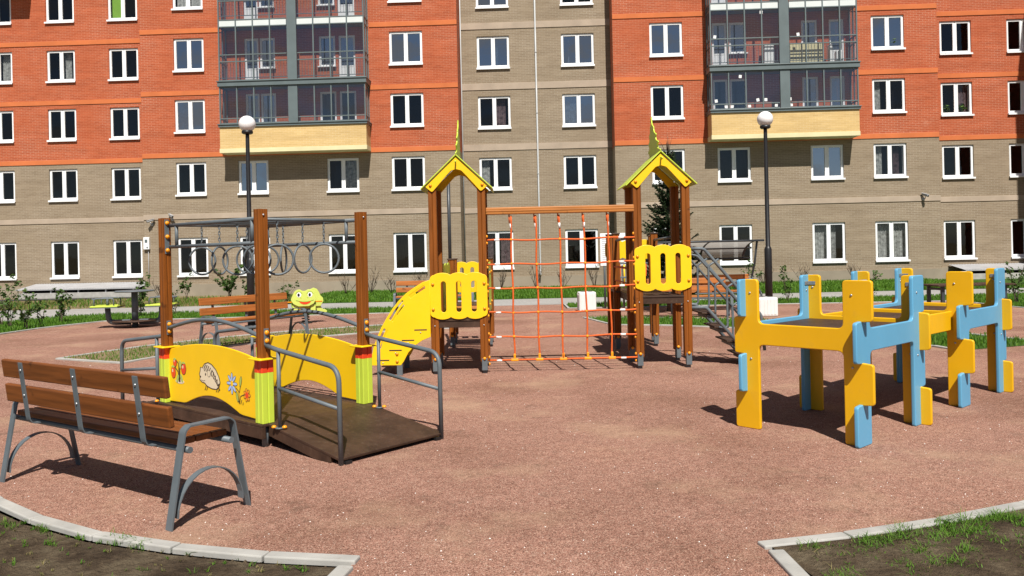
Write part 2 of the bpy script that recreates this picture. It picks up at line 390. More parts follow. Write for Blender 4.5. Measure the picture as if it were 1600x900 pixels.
def at_x(x): return Matrix.Translation((x, 0, 0)) @ M_YZ
_cap = None
def cap_mesh():
    global _cap
    if _cap is None:
        bm = BM(); lathe(bm, [(0.02, 0), (0.0215, 0.006), (0.017, 0.016), (0.008, 0.021), (0.001, 0.022)], sides=12)
        _cap = mesh_of(bm, 'bolt_cap'); _cap.materials.append(M_cap)
    return _cap
_bolt = None
def bolt_mesh():
    global _bolt
    if _bolt is None:
        bm = BM(); lathe(bm, [(0.010, 0), (0.010, 0.003), (0.006, 0.007), (0.001, 0.008)], sides=10)
        _bolt = mesh_of(bm, 'bolt'); _bolt.materials.append(M_galv)
    return _bolt
def caps(parent, pts, d, mesh=None, name='bolt_cap'):
    q = Vector(d).to_track_quat('Z', 'Y').to_euler()
    for p in pts:
        o = obj(name, mesh or cap_mesh(), None, parent, p, q)
def fluted(w, g=0.010):
    h = w / 2; s = []
    for k in range(4):
        a = k * math.pi / 2; c, sn = math.cos(a), math.sin(a)
        for u, v in ((-h + 0.006, -h), (-g * 0.7, -h), (0, -h + g), (g * 0.7, -h), (h - 0.006, -h), (h, -h + 0.006)):
            s.append((u * c - v * sn, u * sn + v * c))
    return s
def post_bm(bm, x, y, z0, z1, w, g=0.010): prism(bm, [(x + a, y + b) for a, b in fluted(w, g)], z0, z1)

# ------------------------------------------------------------------ ground
CX, CY = 0.1, 10.95
def sheet(name, polys, z, mat, kind='structure'):
    bm = BM()
    for p in polys:
        f = bm.faces.new([bm.verts.new((x, y, z)) for x, y in p])
    bmesh.ops.triangulate(bm, faces=bm.faces)
    for f in bm.faces:
        f.normal_update()
        if f.normal.z < 0: f.normal_flip()
    return struct(obj(name, bm, mat, recalc=False), kind)
def gridsheet(name, x0, x1, y0, y1, z, mat):
    bm = BM(); f = bm.faces.new([bm.verts.new(p) for p in ((x0, y0, z), (x1, y0, z), (x1, y1, z), (x0, y1, z))])
    return struct(obj(name, bm, mat, recalc=False))
gridsheet('ground', -1500, 1500, -1500, 1500, -0.03, M_drylawn)
def arc(r, a0, a1, n, c=(CX, CY)):
    return [(c[0] + r * math.cos(R(a0 + (a1 - a0) * k / n)), c[1] + r * math.sin(R(a0 + (a1 - a0) * k / n))) for k in range(n + 1)]
KL = [(-0.92, 3.92), (-0.86, 4.19), (-1.35, 4.28), (-1.9, 4.44), (-2.45, 4.66), (-3.0, 4.99), (-3.5, 5.38), (-4.2, 6.0), (-4.9, 6.75), (-5.5, 7.6), (-6.0, 8.6), (-6.4, 9.7)]
KR = [(1.40, 3.86), (1.32, 4.28), (1.8, 4.38), (2.42, 4.57), (3.05, 4.82), (3.7, 5.15), (4.4, 5.6), (5.1, 6.2), (5.7, 6.9), (6.2, 7.7), (6.6, 8.7), (6.85, 9.8)]
plaza = ([(-0.95, -4), (1.45, -4)] + KR + [(9.5, 10.6), (12.5, 12.0), (12.1, 22.0), (8.0, 22.2), (1.5, 22.5), (1.5, 24.3), (-0.62, 24.3), (-0.62, 22.3), (-3.6, 22.2), (-11.0, 21.5), (-11.6, 19.6), (-11.7, 18.0), (-12.2, 12.0), (-9.5, 10.6)] + KL[::-1])
sheet('playground_surface', [plaza], 0.0, M_grav)
sheet('front_flower_bed_soil', [[(-0.99, -4)] + [(x - 0.04, y - 0.05) for x, y in KL[:]] + [(-9.5, 10.5), (-30, 10.5), (-30, -4)]], -0.012, M_soil)
sheet('right_flower_bed_soil', [[(1.47, -4)] + [(x + 0.02, y - 0.03) for x, y in KR] + [(9.5, 10.5), (30, 10.5), (30, -4)]], 0.010, M_soil)
ringL = arc(6.45, 102, 166, 24) + arc(8.05, 163, 98.5, 24)
ringR = arc(6.55, 72, 8, 24) + arc(8.35, 10, 79, 24)
sheet('lawn', [ringL], 0.006, M_drylawn)
sheet('lawn', [ringR], 0.006, M_lawn)
backL = [(-0.75, 22.35), (-3.6, 22.25), (-11.05, 21.6), (-11.75, 19.6), (-11.85, 18.0), (-12.4, 11.0), (-13.7, 11.0), (-13.8, 22), (-13.4, 23.4), (-12.0, 24.2), (-0.75, 24.2)]
backR = [(1.62, 22.6), (8.0, 22.3), (12.2, 22.1), (12.6, 12.0), (16, 12), (16, 24.2), (1.62, 24.2)]
sheet('lawn', [backL], 0.006, M_lawn); sheet('lawn', [backR], 0.006, M_lawn)
sheet('path', [[(-15.8, 27.6), (-40, 27.6), (-40, 19), (-16.5, 20.5), (-16.5, 8), (-13.85, 8), (-13.95, 22), (-13.45, 23.5), (-12.0, 24.32), (40, 24.32), (40, 27.3), (-8, 27.6)]], 0.0, M_pave)
sheet('lawn', [[(-8, 27.75), (40, 27.45), (40, 35.9), (-8, 35.9)]], -0.004, M_lawn)
gridsheet('path', -40, -16.6, 35.0, 36.3, -0.005, M_asph)

def kerb(name, pts, w, z0, z1, seg=1.0, gap=0.008, bev=0.008):
    """row of kerb stones along a line, with open joints"""
    bm = BM()
    P = [Vector((x, y, 0)) for x, y in pts]
    stones = [];
    for a, b in zip(P, P[1:]):
        d = (b - a); n = max(1, round(d.length / seg))
        for k in range(n): stones.append((a + d * k / n, a + d * (k + 1) / n))
    for a, b in stones:
        d = b - a; L = d.length - gap
        ang = math.atan2(d.y, d.x); m = (a + b) / 2
        nrm = Vector((-d.y, d.x, 0)).normalized()
        box(bm, (m.x, m.y, (z0 + z1) / 2 + rnd.uniform(-0.003, 0.003)), (L, w, z1 - z0), bev, rot=(rnd.uniform(-.01, .01), rnd.uniform(-.004, .004), ang))
    return struct(obj(name, bm, M_conc))
kerb('kerb', [(-0.95, 0.5)] + KL[:1] + [(-0.885, 4.10)], 0.085, -0.1, 0.022, 1.0)
kerb('kerb', [(-0.84, 4.19)] + KL[2:], 0.085, -0.1, 0.022, 1.0)
kerb('kerb', [(1.45, 0.5)] + [(1.345, 4.19)], 0.085, -0.1, 0.022, 1.0)
kerb('kerb', [(1.29, 4.27)] + KR[2:], 0.085, -0.1, 0.022, 1.0)
for a in (arc(6.45, 102, 166, 14), arc(8.05, 163, 98.5, 18), arc(6.55, 72, 8, 14), arc(8.35, 10, 79, 18)):
    kerb('kerb', a, 0.07, -0.05, 0.025, 1.0)
kerb('kerb', [(-6.16, 12.55), (-7.6, 13.3)], 0.07, -0.05, 0.025)
kerb('kerb', [(2.12, 17.2), (1.69, 19.15)], 0.07, -0.05, 0.025)
kerb('kerb', [(-0.68, 24.2), (-0.68, 22.35), (-3.6, 22.22), (-11.05, 21.55), (-11.7, 19.6), (-11.78, 18.0), (-12.3, 11.0)], 0.07, -0.05, 0.02)
kerb('kerb', [(1.56, 24.2), (1.56, 22.55), (8.0, 22.24), (12.15, 22.0), (12.55, 12.0)], 0.07, -0.05, 0.02)
kerb('kerb', [(-12.0, 24.26), (-0.75, 24.26)], 0.07, -0.05, 0.02); kerb('kerb', [(1.65, 24.26), (16, 24.26)], 0.07, -0.05, 0.02)

def in_poly(x, y, poly):
    c = False; n = len(poly); j = n - 1
    for i in range(n):
        xi, yi = poly[i]; xj, yj = poly[j]
        if (yi > y) != (yj > y) and x < (xj - xi) * (y - yi) / (yj - yi) + xi: c = not c
        j = i
    return c
def blades(name, poly, dens, h0, h1, w, mat, z=0.0, clump=None, seed=1, dens_noise=None, kind='stuff'):
    rg = random.Random(seed); xs = [p[0] for p in poly]; ys = [p[1] for p in poly]
    A = (max(xs) - min(xs)) * (max(ys) - min(ys)); V = []; F = []
    for _ in range(int(A * dens)):
        x = rg.uniform(min(xs), max(xs)); y = rg.uniform(min(ys), max(ys))
        if not in_poly(x, y, poly): continue
        if dens_noise and rg.random() > dens_noise(x, y): continue
        a = rg.uniform(0, 6.283); h = rg.uniform(h0, h1); ln = rg.uniform(0.1, 0.6) * h; b = rg.uniform(0, 6.283)
        dx, dy = math.cos(a) * w, math.sin(a) * w; lx, ly = math.cos(b) * ln, math.sin(b) * ln; i = len(V)
        V += [(x - dx, y - dy, z), (x + dx, y + dy, z), (x + dx * .7 + lx * .4, y + dy * .7 + ly * .4, z + h * .6), (x - dx * .7 + lx * .4, y - dy * .7 + ly * .4, z + h * .6), (x + lx, y + ly, z + h)]
        F += [(i, i + 1, i + 2, i + 3), (i + 3, i + 2, i + 4)]
    me = bpy.data.meshes.new(name); me.from_pydata(V, [], F); me.update()
    return struct(obj(name, me, mat), kind)
def ndens(k, lo, hi):
    def f(x, y): return lo + (hi - lo) * (0.5 + 0.5 * math.sin(x * 2.1 * k + 1.3 * math.sin(y * 1.7 * k)) * math.cos(y * 1.9 * k + x * .6 * k))
    return f
blades('lawn_grass', backL, 380, 0.05, 0.11, 0.012, M_grass, 0.0, seed=2)
blades('lawn_grass', backR, 380, 0.05, 0.11, 0.012, M_grass, 0.0, seed=3)
blades('lawn_grass', ringR, 460, 0.045, 0.10, 0.009, M_grass, 0.0, seed=4)
blades('lawn_grass', ringL, 260, 0.03, 0.075, 0.008, M_grass, 0.0, seed=5, dens_noise=ndens(1, 0.1, 1.0))
blades('dry_grass', ringL, 160, 0.02, 0.05, 0.007, M_dry, 0.0, seed=6)
blades('lawn_grass', [(-8, 27.8), (18, 27.6), (18, 35.5), (-8, 35.5)], 220, 0.06, 0.15, 0.02, M_grass, 0.0, seed=7)
blades('dry_grass', [(-26, 28.0), (-8, 28.0), (-8, 33.2), (-26, 33.2)], 80, 0.06, 0.18, 0.016, M_dry, -0.02, seed=8, dens_noise=ndens(.5, 0.1, 1))
blades('lawn_grass', [(-24, 28.0), (-8, 28.0), (-8, 33.2), (-24, 33.2)], 90, 0.06, 0.20, 0.016, M_grass, -0.02, seed=9, dens_noise=ndens(.5, 0.0, 1))

# loose stones on the gravel
def pebbles(name, n, mat, smin, smax, region, seed):
    rg = random.Random(seed); V = []; F = []
    for _ in range(n):
        y = 3.9 + (rg.random() ** 2.2) * 9.5; x = rg.uniform(-0.75, 0.75) * y
        if not in_poly(x, y, plaza): continue
        s = rg.uniform(smin, smax) * (0.7 + 0.05 * y); i = len(V)
        a = rg.uniform(0, 6.28)
        for k in range(4):
            r = s * rg.uniform(.6, 1.2); V.append((x + r * math.cos(a + k * 1.57), y + r * math.sin(a + k * 1.57), 0.0))
        V.append((x + rg.uniform(-.3, .3) * s, y + rg.uniform(-.3, .3) * s, s * rg.uniform(.5, 1.1)))
        F += [(i, i + 1, i + 4), (i + 1, i + 2, i + 4), (i + 2, i + 3, i + 4), (i + 3, i, i + 4)]
    me = bpy.data.meshes.new(name); me.from_pydata(V, [], F); me.update()
    return struct(obj(name, me, mat), 'stuff')
pebbles('loose_gravel', 26000, M_peb, 0.0025, 0.0055, None, 11)
pebbles('quartz_chips', 1100, M_pebw, 0.0022, 0.0058, None, 12)

# weeds and tufts in the bare soil beds
def tufts(name, spots, mat, seed):
    rg = random.Random(seed); V = []; F = []
    for (x, y, h, n) in spots:
        for _ in range(n):
            a = rg.uniform(0, 6.28); r = rg.random() ** .5 * h * 0.45; px, py = x + r * math.cos(a), y + r * math.sin(a)
            b = rg.uniform(0, 6.28); hh = h * rg.uniform(.35, 1.0); w = rg.uniform(.0014, .0032); ln = hh * rg.uniform(.3, 1.25)
            dx, dy = -math.sin(b) * w, math.cos(b) * w; i = len(V); S = 4
            for k in range(S):
                t = k / S; ox, oy = math.cos(b) * ln * t * t, math.sin(b) * ln * t * t; z = hh * (t - .42 * t * t * (ln / hh)) - 0.008; ww = 1 - t * .6
                V += [(px + ox - dx * ww, py + oy - dy * ww, z), (px + ox + dx * ww, py + oy + dy * ww, z)]
            V.append((px + math.cos(b) * ln, py + math.sin(b) * ln, hh * (1 - .42 * ln / hh) - 0.008))
            for k in range(S - 1): F.append((i + 2 * k, i + 2 * k + 1, i + 2 * k + 3, i + 2 * k + 2))
            F.append((i + 2 * S - 2, i + 2 * S - 1, i + 2 * S))
    me = bpy.data.meshes.new(name); me.from_pydata(V, [], F); me.update()
    return struct(obj(name, me, mat), 'stuff')
rg = random.Random(5)
def kerbR(x): return 4.24 + max(0, x - 1.3) * 0.27 + max(0, x - 2.3) * 0.10
def kerbL(x): return 4.22 + max(0, -0.9 - x) ** 1.6 * 0.245
spR = []
for (x, d, n, h) in ((2.15, .02, 9, .10), (1.97, .07, 10, .085), (1.88, .13, 8, .07), (2.45, .02, 14, .12), (2.45, .14, 12, .10), (2.65, .05, 12, .11), (2.3, .12, 8, .08), (2.8, .06, 14, .10), (2.85, .2, 12, .07), (1.5, .06, 5, .07), (1.62, .10, 5, .055), (3.0, .10, 14, .09), (3.15, .05, 12, .10), (1.75, .22, 5, .05), (2.6, .35, 8, .06), (2.0, .35, 6, .05)):
    for _ in range(int(n * 1.3)):
        xx = x + rg.gauss(0, .06); spR.append((xx, kerbR(xx) - d - abs(rg.gauss(0, .045)), h * rg.uniform(.45, 1.15), rg.randint(9, 20)))
for _ in range(48):
    x = rg.uniform(1.5, 3.6); d = rg.uniform(.04, .55); k = rg.randint(4, 12); h = rg.uniform(.035, .085)
    for _ in range(k):
        xx = x + rg.gauss(0, .04); spR.append((xx, kerbR(xx) - d - abs(rg.gauss(0, .03)), h * rg.uniform(.5, 1.1), rg.randint(5, 12)))
spR += [(x, kerbR(x) - rg.uniform(.02, .7), rg.uniform(.02, .06), rg.randint(4, 14)) for x in [rg.uniform(1.45, 4.2) for _ in range(150)]]
tufts('weed_tufts', spR, M_grass, 21)
spL = []
for (x, d, n, h) in ((-2.26, .03, 10, .09), (-2.15, .04, 6, .075), (-2.85, .12, 6, .07), (-3.0, .1, 4, .05), (-2.7, .25, 4, .05), (-3.15, .18, 7, .07), (-1.15, .1, 3, .04), (-2.5, .1, 4, .045)):
    for _ in range(n):
        xx = x + rg.gauss(0, .04); spL.append((xx, kerbL(xx) - d - abs(rg.gauss(0, .03)), h * rg.uniform(.5, 1.1), rg.randint(6, 12)))
spL += [(x, kerbL(x) - rg.uniform(.04, .8), rg.uniform(.015, .045), rg.randint(3, 9)) for x in [rg.uniform(-4.2, -1.0) for _ in range(110)]]
tufts('weed_tufts', spL, M_grass, 22)
tufts('dry_weed_tufts', [(x, kerbR(x) - rg.uniform(.03, .7), rg.uniform(.02, .07), rg.randint(4, 12)) for x in [rg.uniform(1.45, 4.2) for _ in range(130)]] + [(x, kerbL(x) - rg.uniform(.04, .8), rg.uniform(.015, .04), rg.randint(4, 10)) for x in [rg.uniform(-4.2, -1.0) for _ in range(90)]], M_dry, 23)
V = []; F = []   # clods and crumbs of soil
for _ in range(2600):
    left = rg.random() < .5
    x = rg.uniform(-4.2, -0.95) if left else rg.uniform(1.45, 4.3); y = (kerbL(x) if left else kerbR(x)) - rg.uniform(.05, .95); z = -.012 if left else .010
    q = rg.uniform(.003, .011) * (1 if rg.random() < .93 else 2.0); i = len(V); a = rg.uniform(0, 6.28)
    for k in range(5): V.append((x + q * rg.uniform(.7, 1.2) * math.cos(a + k * 1.256), y + q * rg.uniform(.7, 1.2) * math.sin(a + k * 1.256), z))
    V.append((x, y, z + q * rg.uniform(.5, 1.0)))
    F += [(i + k, i + (k + 1) % 5, i + 5) for k in range(5)]
me = bpy.data.meshes.new('soil_clods'); me.from_pydata(V, [], F); me.update(); struct(obj('soil_clods', me, M_soil), 'stuff')

# ------------------------------------------------------------------ apartment building
FA = R(2.2)
bld = thing('apartment_building', 'long brick apartment block, orange red above and olive brown below, with glazed balconies', 'building', (0, 35.7, 0), -FA)
ROWZ = [(0.87, 2.62), (4.52, 6.03), (7.36, 8.87), (10.14, 11.65), (12.95, 14.46)]
TS = 1.3
ZTOP = 17.0; ZB = 6.25
COLS = {  # name: (s0, s1, setback, floors)
    'A': (-24.95, -23.54, TS, (0, 1, 2, 3, 4)), 'B': (-21.87, -20.5, TS, (0, 1, 2, 3, 4)), 'C': (-18.87, -17.46, TS, (0, 1, 2, 3, 4)),
    'E': (-15.16, -13.77, 0, (0, 1, 2, 3, 4)), 'G1': (-12.3, -10.92, 0, (0, 1)), 'G2': (-8.24, -6.80, 0, (0, 1)), 'F': (-5.31, -3.82, 0, (0, 1, 2, 3, 4)),
    'M1': (-1.47, 0.03, TS, (0, 1, 2, 3, 4)), 'M2': (2.43, 3.93, TS, (0, 1, 2, 3, 4)),
    'N': (6.31, 7.75, 0, (0, 1, 2, 3, 4)), 'H1': (9.19, 10.63, 0, (0, 1)), 'H2': (13.25, 14.67, 0, (0, 1)), 'P': (15.97, 17.39, 0, (0, 1, 2, 3, 4)),
    'Q': (19.55, 20.95, TS, (0, 1, 2, 3, 4)), 'Rr': (22.52, 23.92, TS, (0, 1, 2, 3, 4))}
SEGS = [(-40.0, -16.7, TS), (-16.7, -2.25, 0), (-2.25, 4.68, TS), (4.68, 18.8, 0), (18.8, 30.0, TS)]
# doors and windows opening on to the balconies: (s0, s1, z0, z1, kind)
LOG = []
for zf in (6.95, 9.45, 12.2):
    for (d0, d1, w0, w1) in ((-11.9, -11.25, -11.2, -10.5), (-6.85 - .75, -6.85, -8.5, -7.75), (9.05, 9.7, 9.8, 10.55), (14.15, 14.8, 12.95, 13.65)):
        LOG.append((d0, d1, zf, zf + 2.1, 'door')); LOG.append((w0, w1, zf + 0.72, zf + 2.1, 'small'))
def holes_for(s0, s1, t):
    H = []
    for n, (a, b, tt, fl) in COLS.items():
        if tt == t and a > s0 and b < s1:
            for f in fl: H.append((a, b, ROWZ[f][0], ROWZ[f][1]))
    if t == 0:
        for (a, b, z0, z1, k) in LOG:
            if a > s0 and b < s1: H.append((a, b, z0, z1))
    return H
def wall(s0, s1, z0, z1, t, H, mat, rev=0.16):
    bm = BM()
    H = [h for h in H if h[2] < z1 and h[3] > z0]
    xs = sorted({s0, s1} | {v for h in H for v in h[:2]}); zs = sorted({z0, z1} | {min(max(v, z0), z1) for h in H for v in h[2:]})
    vid = {}
    def V(x, z):
        k = (round(x, 4), round(z, 4))
        if k not in vid: vid[k] = bm.verts.new((x, t, z))
        return vid[k]
    for i in range(len(xs) - 1):
        for j in range(len(zs) - 1):
            cx, cz = (xs[i] + xs[i + 1]) / 2, (zs[j] + zs[j + 1]) / 2
            if any(h[0] < cx < h[1] and h[2] < cz < h[3] for h in H): continue
            bm.faces.new([V(xs[i], zs[j]), V(xs[i + 1], zs[j]), V(xs[i + 1], zs[j + 1]), V(xs[i], zs[j + 1])])
    for a, b, c, d in H:
        c2, d2 = max(c, z0), min(d, z1)
        quad(bm, [(a, t, c2), (a, t, d2), (a, t + rev, d2), (a, t + rev, c2)]); quad(bm, [(b, t, d2), (b, t, c2), (b, t + rev, c2), (b, t + rev, d2)])
        if d <= z1: quad(bm, [(a, t, d), (b, t, d), (b, t + rev, d), (a, t + rev, d)])
        if c >= z0: quad(bm, [(b, t, c), (a, t, c), (a, t + rev, c), (b, t + rev, c)])
    return obj('wall', bm, mat, bld, recalc=False)
for (s0, s1, t) in SEGS:
    H = holes_for(s0, s1, t)
    mid = (s0 == -2.25)
    wall(s0, s1, 0.0, ZB, t, H, M_bolv)
    wall(s0, s1, ZB, ZTOP, t, H, M_bolv if mid else M_bred)
# return faces at the steps in the facade
def ret(s, z0, z1, mat, flip):
    bm = BM(); p = [(s, 0, z0), (s, TS, z0), (s, TS, z1), (s, 0, z1)]
    quad(bm, p[::-1] if flip else p); obj('wall', bm, mat, bld, recalc=False)
for s, fl in ((-16.7, 1), (-2.25, 0), (4.68, 1), (18.8, 0)):
    ret(s, 0, ZB, M_bolv, fl); ret(s, ZB, ZTOP, M_bred, fl)
# protruding wing on the right (outside the frame) that throws the shadow edge
bm = BM(); box(bm, (28.75, -2.0, ZTOP / 2), (9.6, 6.6, ZTOP)); obj('wall', bm, M_bred, bld)
# upper left balcony outside the frame (its shadow falls on the wall)
bm = BM(); box(bm, (-23.9, TS - 0.6, 15.85), (2.9, 1.2, 2.1), 0.01); obj('upper_balcony', bm, M_byel, bld)
# bands and plinth
def strip(name, s0, s1, z0, z1, t, mat, proud=0.03):
    bm = BM(); box(bm, ((s0 + s1) / 2, t - proud / 2 + 0.01, (z0 + z1) / 2), (s1 - s0, proud + 0.02, z1 - z0), 0.004); return obj(name, bm, mat, bld)
for (s0, s1, t) in SEGS:
    mid = (s0 == -2.25)
    for z in (6.25, 9.06, 11.87):
        z0, z1 = (z + 0.1, z + 0.4) if mid else (z, z + 0.21)
        pieces = [(s0, s1)]
        if not mid and t == 0:
            ex = (-12.8, -6.2) if s0 < 0 else (8.73, 15.1)
            pieces = [(s0, ex[0]), (ex[1], s1)] if z > 6.3 else [(s0, s1)]
        for a, b in pieces: strip('band', a, b, z0, z1, t, M_bandb if mid else M_bando)
    strip('band', s0, s1, 3.46, 3.69, t, M_bandb)
    strip('plinth', s0, s1, -0.05, 0.50, t, M_plinth, 0.05)
# interior
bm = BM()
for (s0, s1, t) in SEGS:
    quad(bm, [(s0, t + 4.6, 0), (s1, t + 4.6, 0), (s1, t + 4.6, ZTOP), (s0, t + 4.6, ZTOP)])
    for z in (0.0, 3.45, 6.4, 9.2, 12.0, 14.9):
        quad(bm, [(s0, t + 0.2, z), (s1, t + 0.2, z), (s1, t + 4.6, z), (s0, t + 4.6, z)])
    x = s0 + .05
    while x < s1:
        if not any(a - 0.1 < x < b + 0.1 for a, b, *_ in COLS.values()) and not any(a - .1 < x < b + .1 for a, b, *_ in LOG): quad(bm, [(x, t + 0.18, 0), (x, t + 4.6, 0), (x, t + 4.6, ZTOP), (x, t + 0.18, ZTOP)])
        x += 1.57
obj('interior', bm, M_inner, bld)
bm = BM(); quad(bm, [(-40, -.02, ZTOP), (30, -.02, ZTOP), (30, 9, ZTOP), (-40, 9, ZTOP)]); obj('roof', bm, M_roofc, bld)

def window_meshes(w, h):
    bm = BM(); f = 0.048; s = 0.056; d = 0.07
    y = 0.10
    for a in (f / 2, w - f / 2): box(bm, (a, y, h / 2), (f, d, h), 0.006)
    for z in (f / 2 + 0.05, h - f / 2): box(bm, (w / 2, y, z), (w - 2 * f, d - .006, f), 0.006)
    box(bm, (w / 2, y - 0.002, h / 2), (0.066, d, h - 2 * f), 0.006)
    for c0, c1 in ((f, w / 2 - 0.033), (w / 2 + 0.033, w - f)):
        z0, z1 = f + 0.05, h - f; ys = y - 0.012
        for a in (c0 + s / 2, c1 - s / 2): box(bm, (a, ys, (z0 + z1) / 2), (s, d, z1 - z0), 0.008)
        for z in (z0 + s / 2, z1 - s / 2): box(bm, ((c0 + c1) / 2, ys, z), (c1 - c0 - 2 * s, d - .004, s), 0.008)
    fm = mesh_of(bm, 'frame'); fm.materials.append(M_frame)
    bm = BM(); box(bm, (w / 2, 0.02, 0.028), (w + 0.05, 0.22, 0.03), 0.006); box(bm, (w / 2, -0.083, 0.0), (w + 0.06, 0.014, 0.075), 0.004)
    sm = mesh_of(bm, 'sill'); sm.materials.append(M_frame)
    bm = BM()
    quad(bm, [(f + s, y, f + s), (w / 2 - .033 - s, y, f + s), (w / 2 - .033 - s, y, h - f - s), (f + s, y, h - f - s)])
    quad(bm, [(w / 2 + .033 + s, y, f + s), (w - f - s, y, f + s), (w - f - s, y, h - f - s), (w / 2 + .033 + s, y, h - f - s)])
    pm = mesh_of(bm, 'pane')
    return fm, sm, pm
def curtain(win, w, h, x0, x1, mat, folds=16):
    bm = BM(); n = folds * 4; prev = None
    for k in range(n + 1):
        x = x0 + (x1 - x0) * k / n; y = 0.30 + 0.02 * math.sin(k * math.pi / 2)
        a, b = bm.verts.new((x, y, 0.1)), bm.verts.new((x, y, h - 0.05))
        if prev: bm.faces.new([prev[0], a, b, prev[1]])
        prev = (a, b)
    obj('curtain', bm, mat, win)
WM = {}
wins = {}
BLUE = {('F', 3), ('M1', 3), ('N', 3), ('M2', 2), ('H2', 1), ('E', 3), ('G1', 1), ('M2', 3), ('P', 3), ('M1', 4), ('E', 2)}
for n, (a, b, t, fl) in COLS.items():
    for f in fl:
        z0, z1 = ROWZ[f]; key = (round(b - a, 2), round(z1 - z0, 2))
        if key not in WM:
            fm, sm, pm = window_meshes(b - a, z1 - z0)
            p1 = pm.copy(); p1.materials.append(M_glass); p2 = pm.copy(); p2.materials.append(M_glassb)
            WM[key] = (fm, sm, p1, p2)
        fm, sm, p1, p2 = WM[key]
        w = obj('window', fm, None, bld, (a, t, z0)); obj('sill', sm, None, w)
        po = obj('pane', p2 if (n, f) in BLUE else p1, None, w)
        po.rotation_euler = (R(rnd.uniform(-.5, .5)), 0, R(rnd.uniform(-.4, .4)))
        wins[(n, f)] = (w, b - a, z1 - z0)
for k, x0, x1, m in ((('M1', 0), .1, .55, M_curtd), (('M1', 0), .9, 1.45, M_curtd), (('H2', 0), .05, .7, M_curt), (('H2', 0), .75, 1.1, M_curt), (('P', 0), .05, .7, M_curt), (('P', 0), .75, 1.4, M_curt), (('P', 1), .05, .35, M_curt), (('P', 2), .05, .45, M_curt), (('A', 3), .75, 1.4, M_curt), (('M2', 2), .1, .7, M_curt), (('E', 4), .1, 1.3, M_curt), (('P', 1), 0.95, 1.2, M_curtd)):
    w, ww, hh = wins[k]; curtain(w, ww, hh, x0, x1, m, 6)
w, ww, hh = wins[('C', 4)]; bm = BM(); box(bm, (0.38, 0.2, hh / 2), (0.5, 0.02, hh - .1)); obj('blind', bm, M_blind, w)
# potted plants on a sill, an opened sash
def open_sash(k, side, ang):
    w, ww, hh = wins[k]; bm = BM(); sw = ww / 2 - 0.12; s = 0.05; h = hh - 0.2
    for a in (s / 2, sw - s / 2): box(bm, (a, 0, h / 2), (s, 0.05, h), 0.006)
    for z in (s / 2, h - s / 2): box(bm, (sw / 2, 0, z), (sw - 2 * s, 0.046, s), 0.006)
    obj('open_sash', bm, M_frame, w, (ww - .08 if side else 0.08, 0.16, 0.12), (0, 0, R(ang)))
for _k in wins:
    if _k[1] in (1, 2, 3) and rnd.random() < .12 and not wins[_k][0].get('c'):
        _w, _ww, _hh = wins[_k]; _side = rnd.random() < .5
        curtain(_w, _ww, _hh, .06 if _side else _ww * .52, (.06 if _side else _ww * .52) + rnd.uniform(.18, .6), rnd.choice((M_curt, M_curtd, M_curt)), 5)
open_sash(('M2', 3), 0, 62); open_sash(('P', 1), 1, 118); open_sash(('Q', 2), 1, 115); open_sash(('C', 3), 1, 122); open_sash(('B', 4), 1, 112)
def leaf_cloud(bm, rg, c, r, n, s, squash=1.0):
    for _ in range(n):
        d = Vector((rg.gauss(0, 1), rg.gauss(0, 1), rg.gauss(0, 1) * squash)); d = d.normalized() * r * rg.random() ** .45
        p = Vector(c) + Vector((d.x, d.y, d.z * squash)); q = Euler((rg.uniform(-1.2, 1.2), rg.uniform(-1.2, 1.2), rg.uniform(0, 6.28))).to_matrix()
        l = s * rg.uniform(.6, 1.3)
        quad(bm, [p + q @ Vector(v) for v in ((0, -l * .5, 0), (l * .32, 0, l * .06), (0, l * .6, 0), (-l * .32, 0, l * .06))])
for k, xs in ((('Q', 2), (.28, 1.0)), (('P', 3), (1.0,))):
    w, ww, hh = wins[k]; bm = BM(); rq = random.Random(3)
    for xx in xs: leaf_cloud(bm, rq, (xx, .25, .35), .22, 60, .14)
    obj('potted_plant', bm, M_leaf, w)
# balcony doors and inner windows
for (a, b, z0, z1, kind) in LOG:
    bm = BM(); w, h = b - a, z1 - z0; f = 0.09
    for x in (f / 2, w - f / 2): box(bm, (x, .08, h / 2), (f, .07, h), .006)
    for z in (f / 2, h - f / 2): box(bm, (w / 2, .08, z), (w - 2 * f, .066, f), .006)
    lo = f
    if kind == 'door': lo = 0.72; box(bm, (w / 2, .08, (f + lo) / 2), (w - 2 * f, .05, lo - f), .004); box(bm, (w / 2, .078, lo), (w - 2 * f, .066, .06), .004)
    else: box(bm, (w / 2, -0.03, -0.02), (w + .08, .2, .05), .006)
    o = obj('balcony_door' if kind == 'door' else 'balcony_window', bm, M_frame, bld, (a, 0, z0))
    bm = BM(); quad(bm, [(f, .09, lo), (w - f, .09, lo), (w - f, .09, h - f), (f, .09, h - f)]); obj('pane', bm, M_glassb if z0 > 8 or a < -10 or a > 12 else M_glass, o)

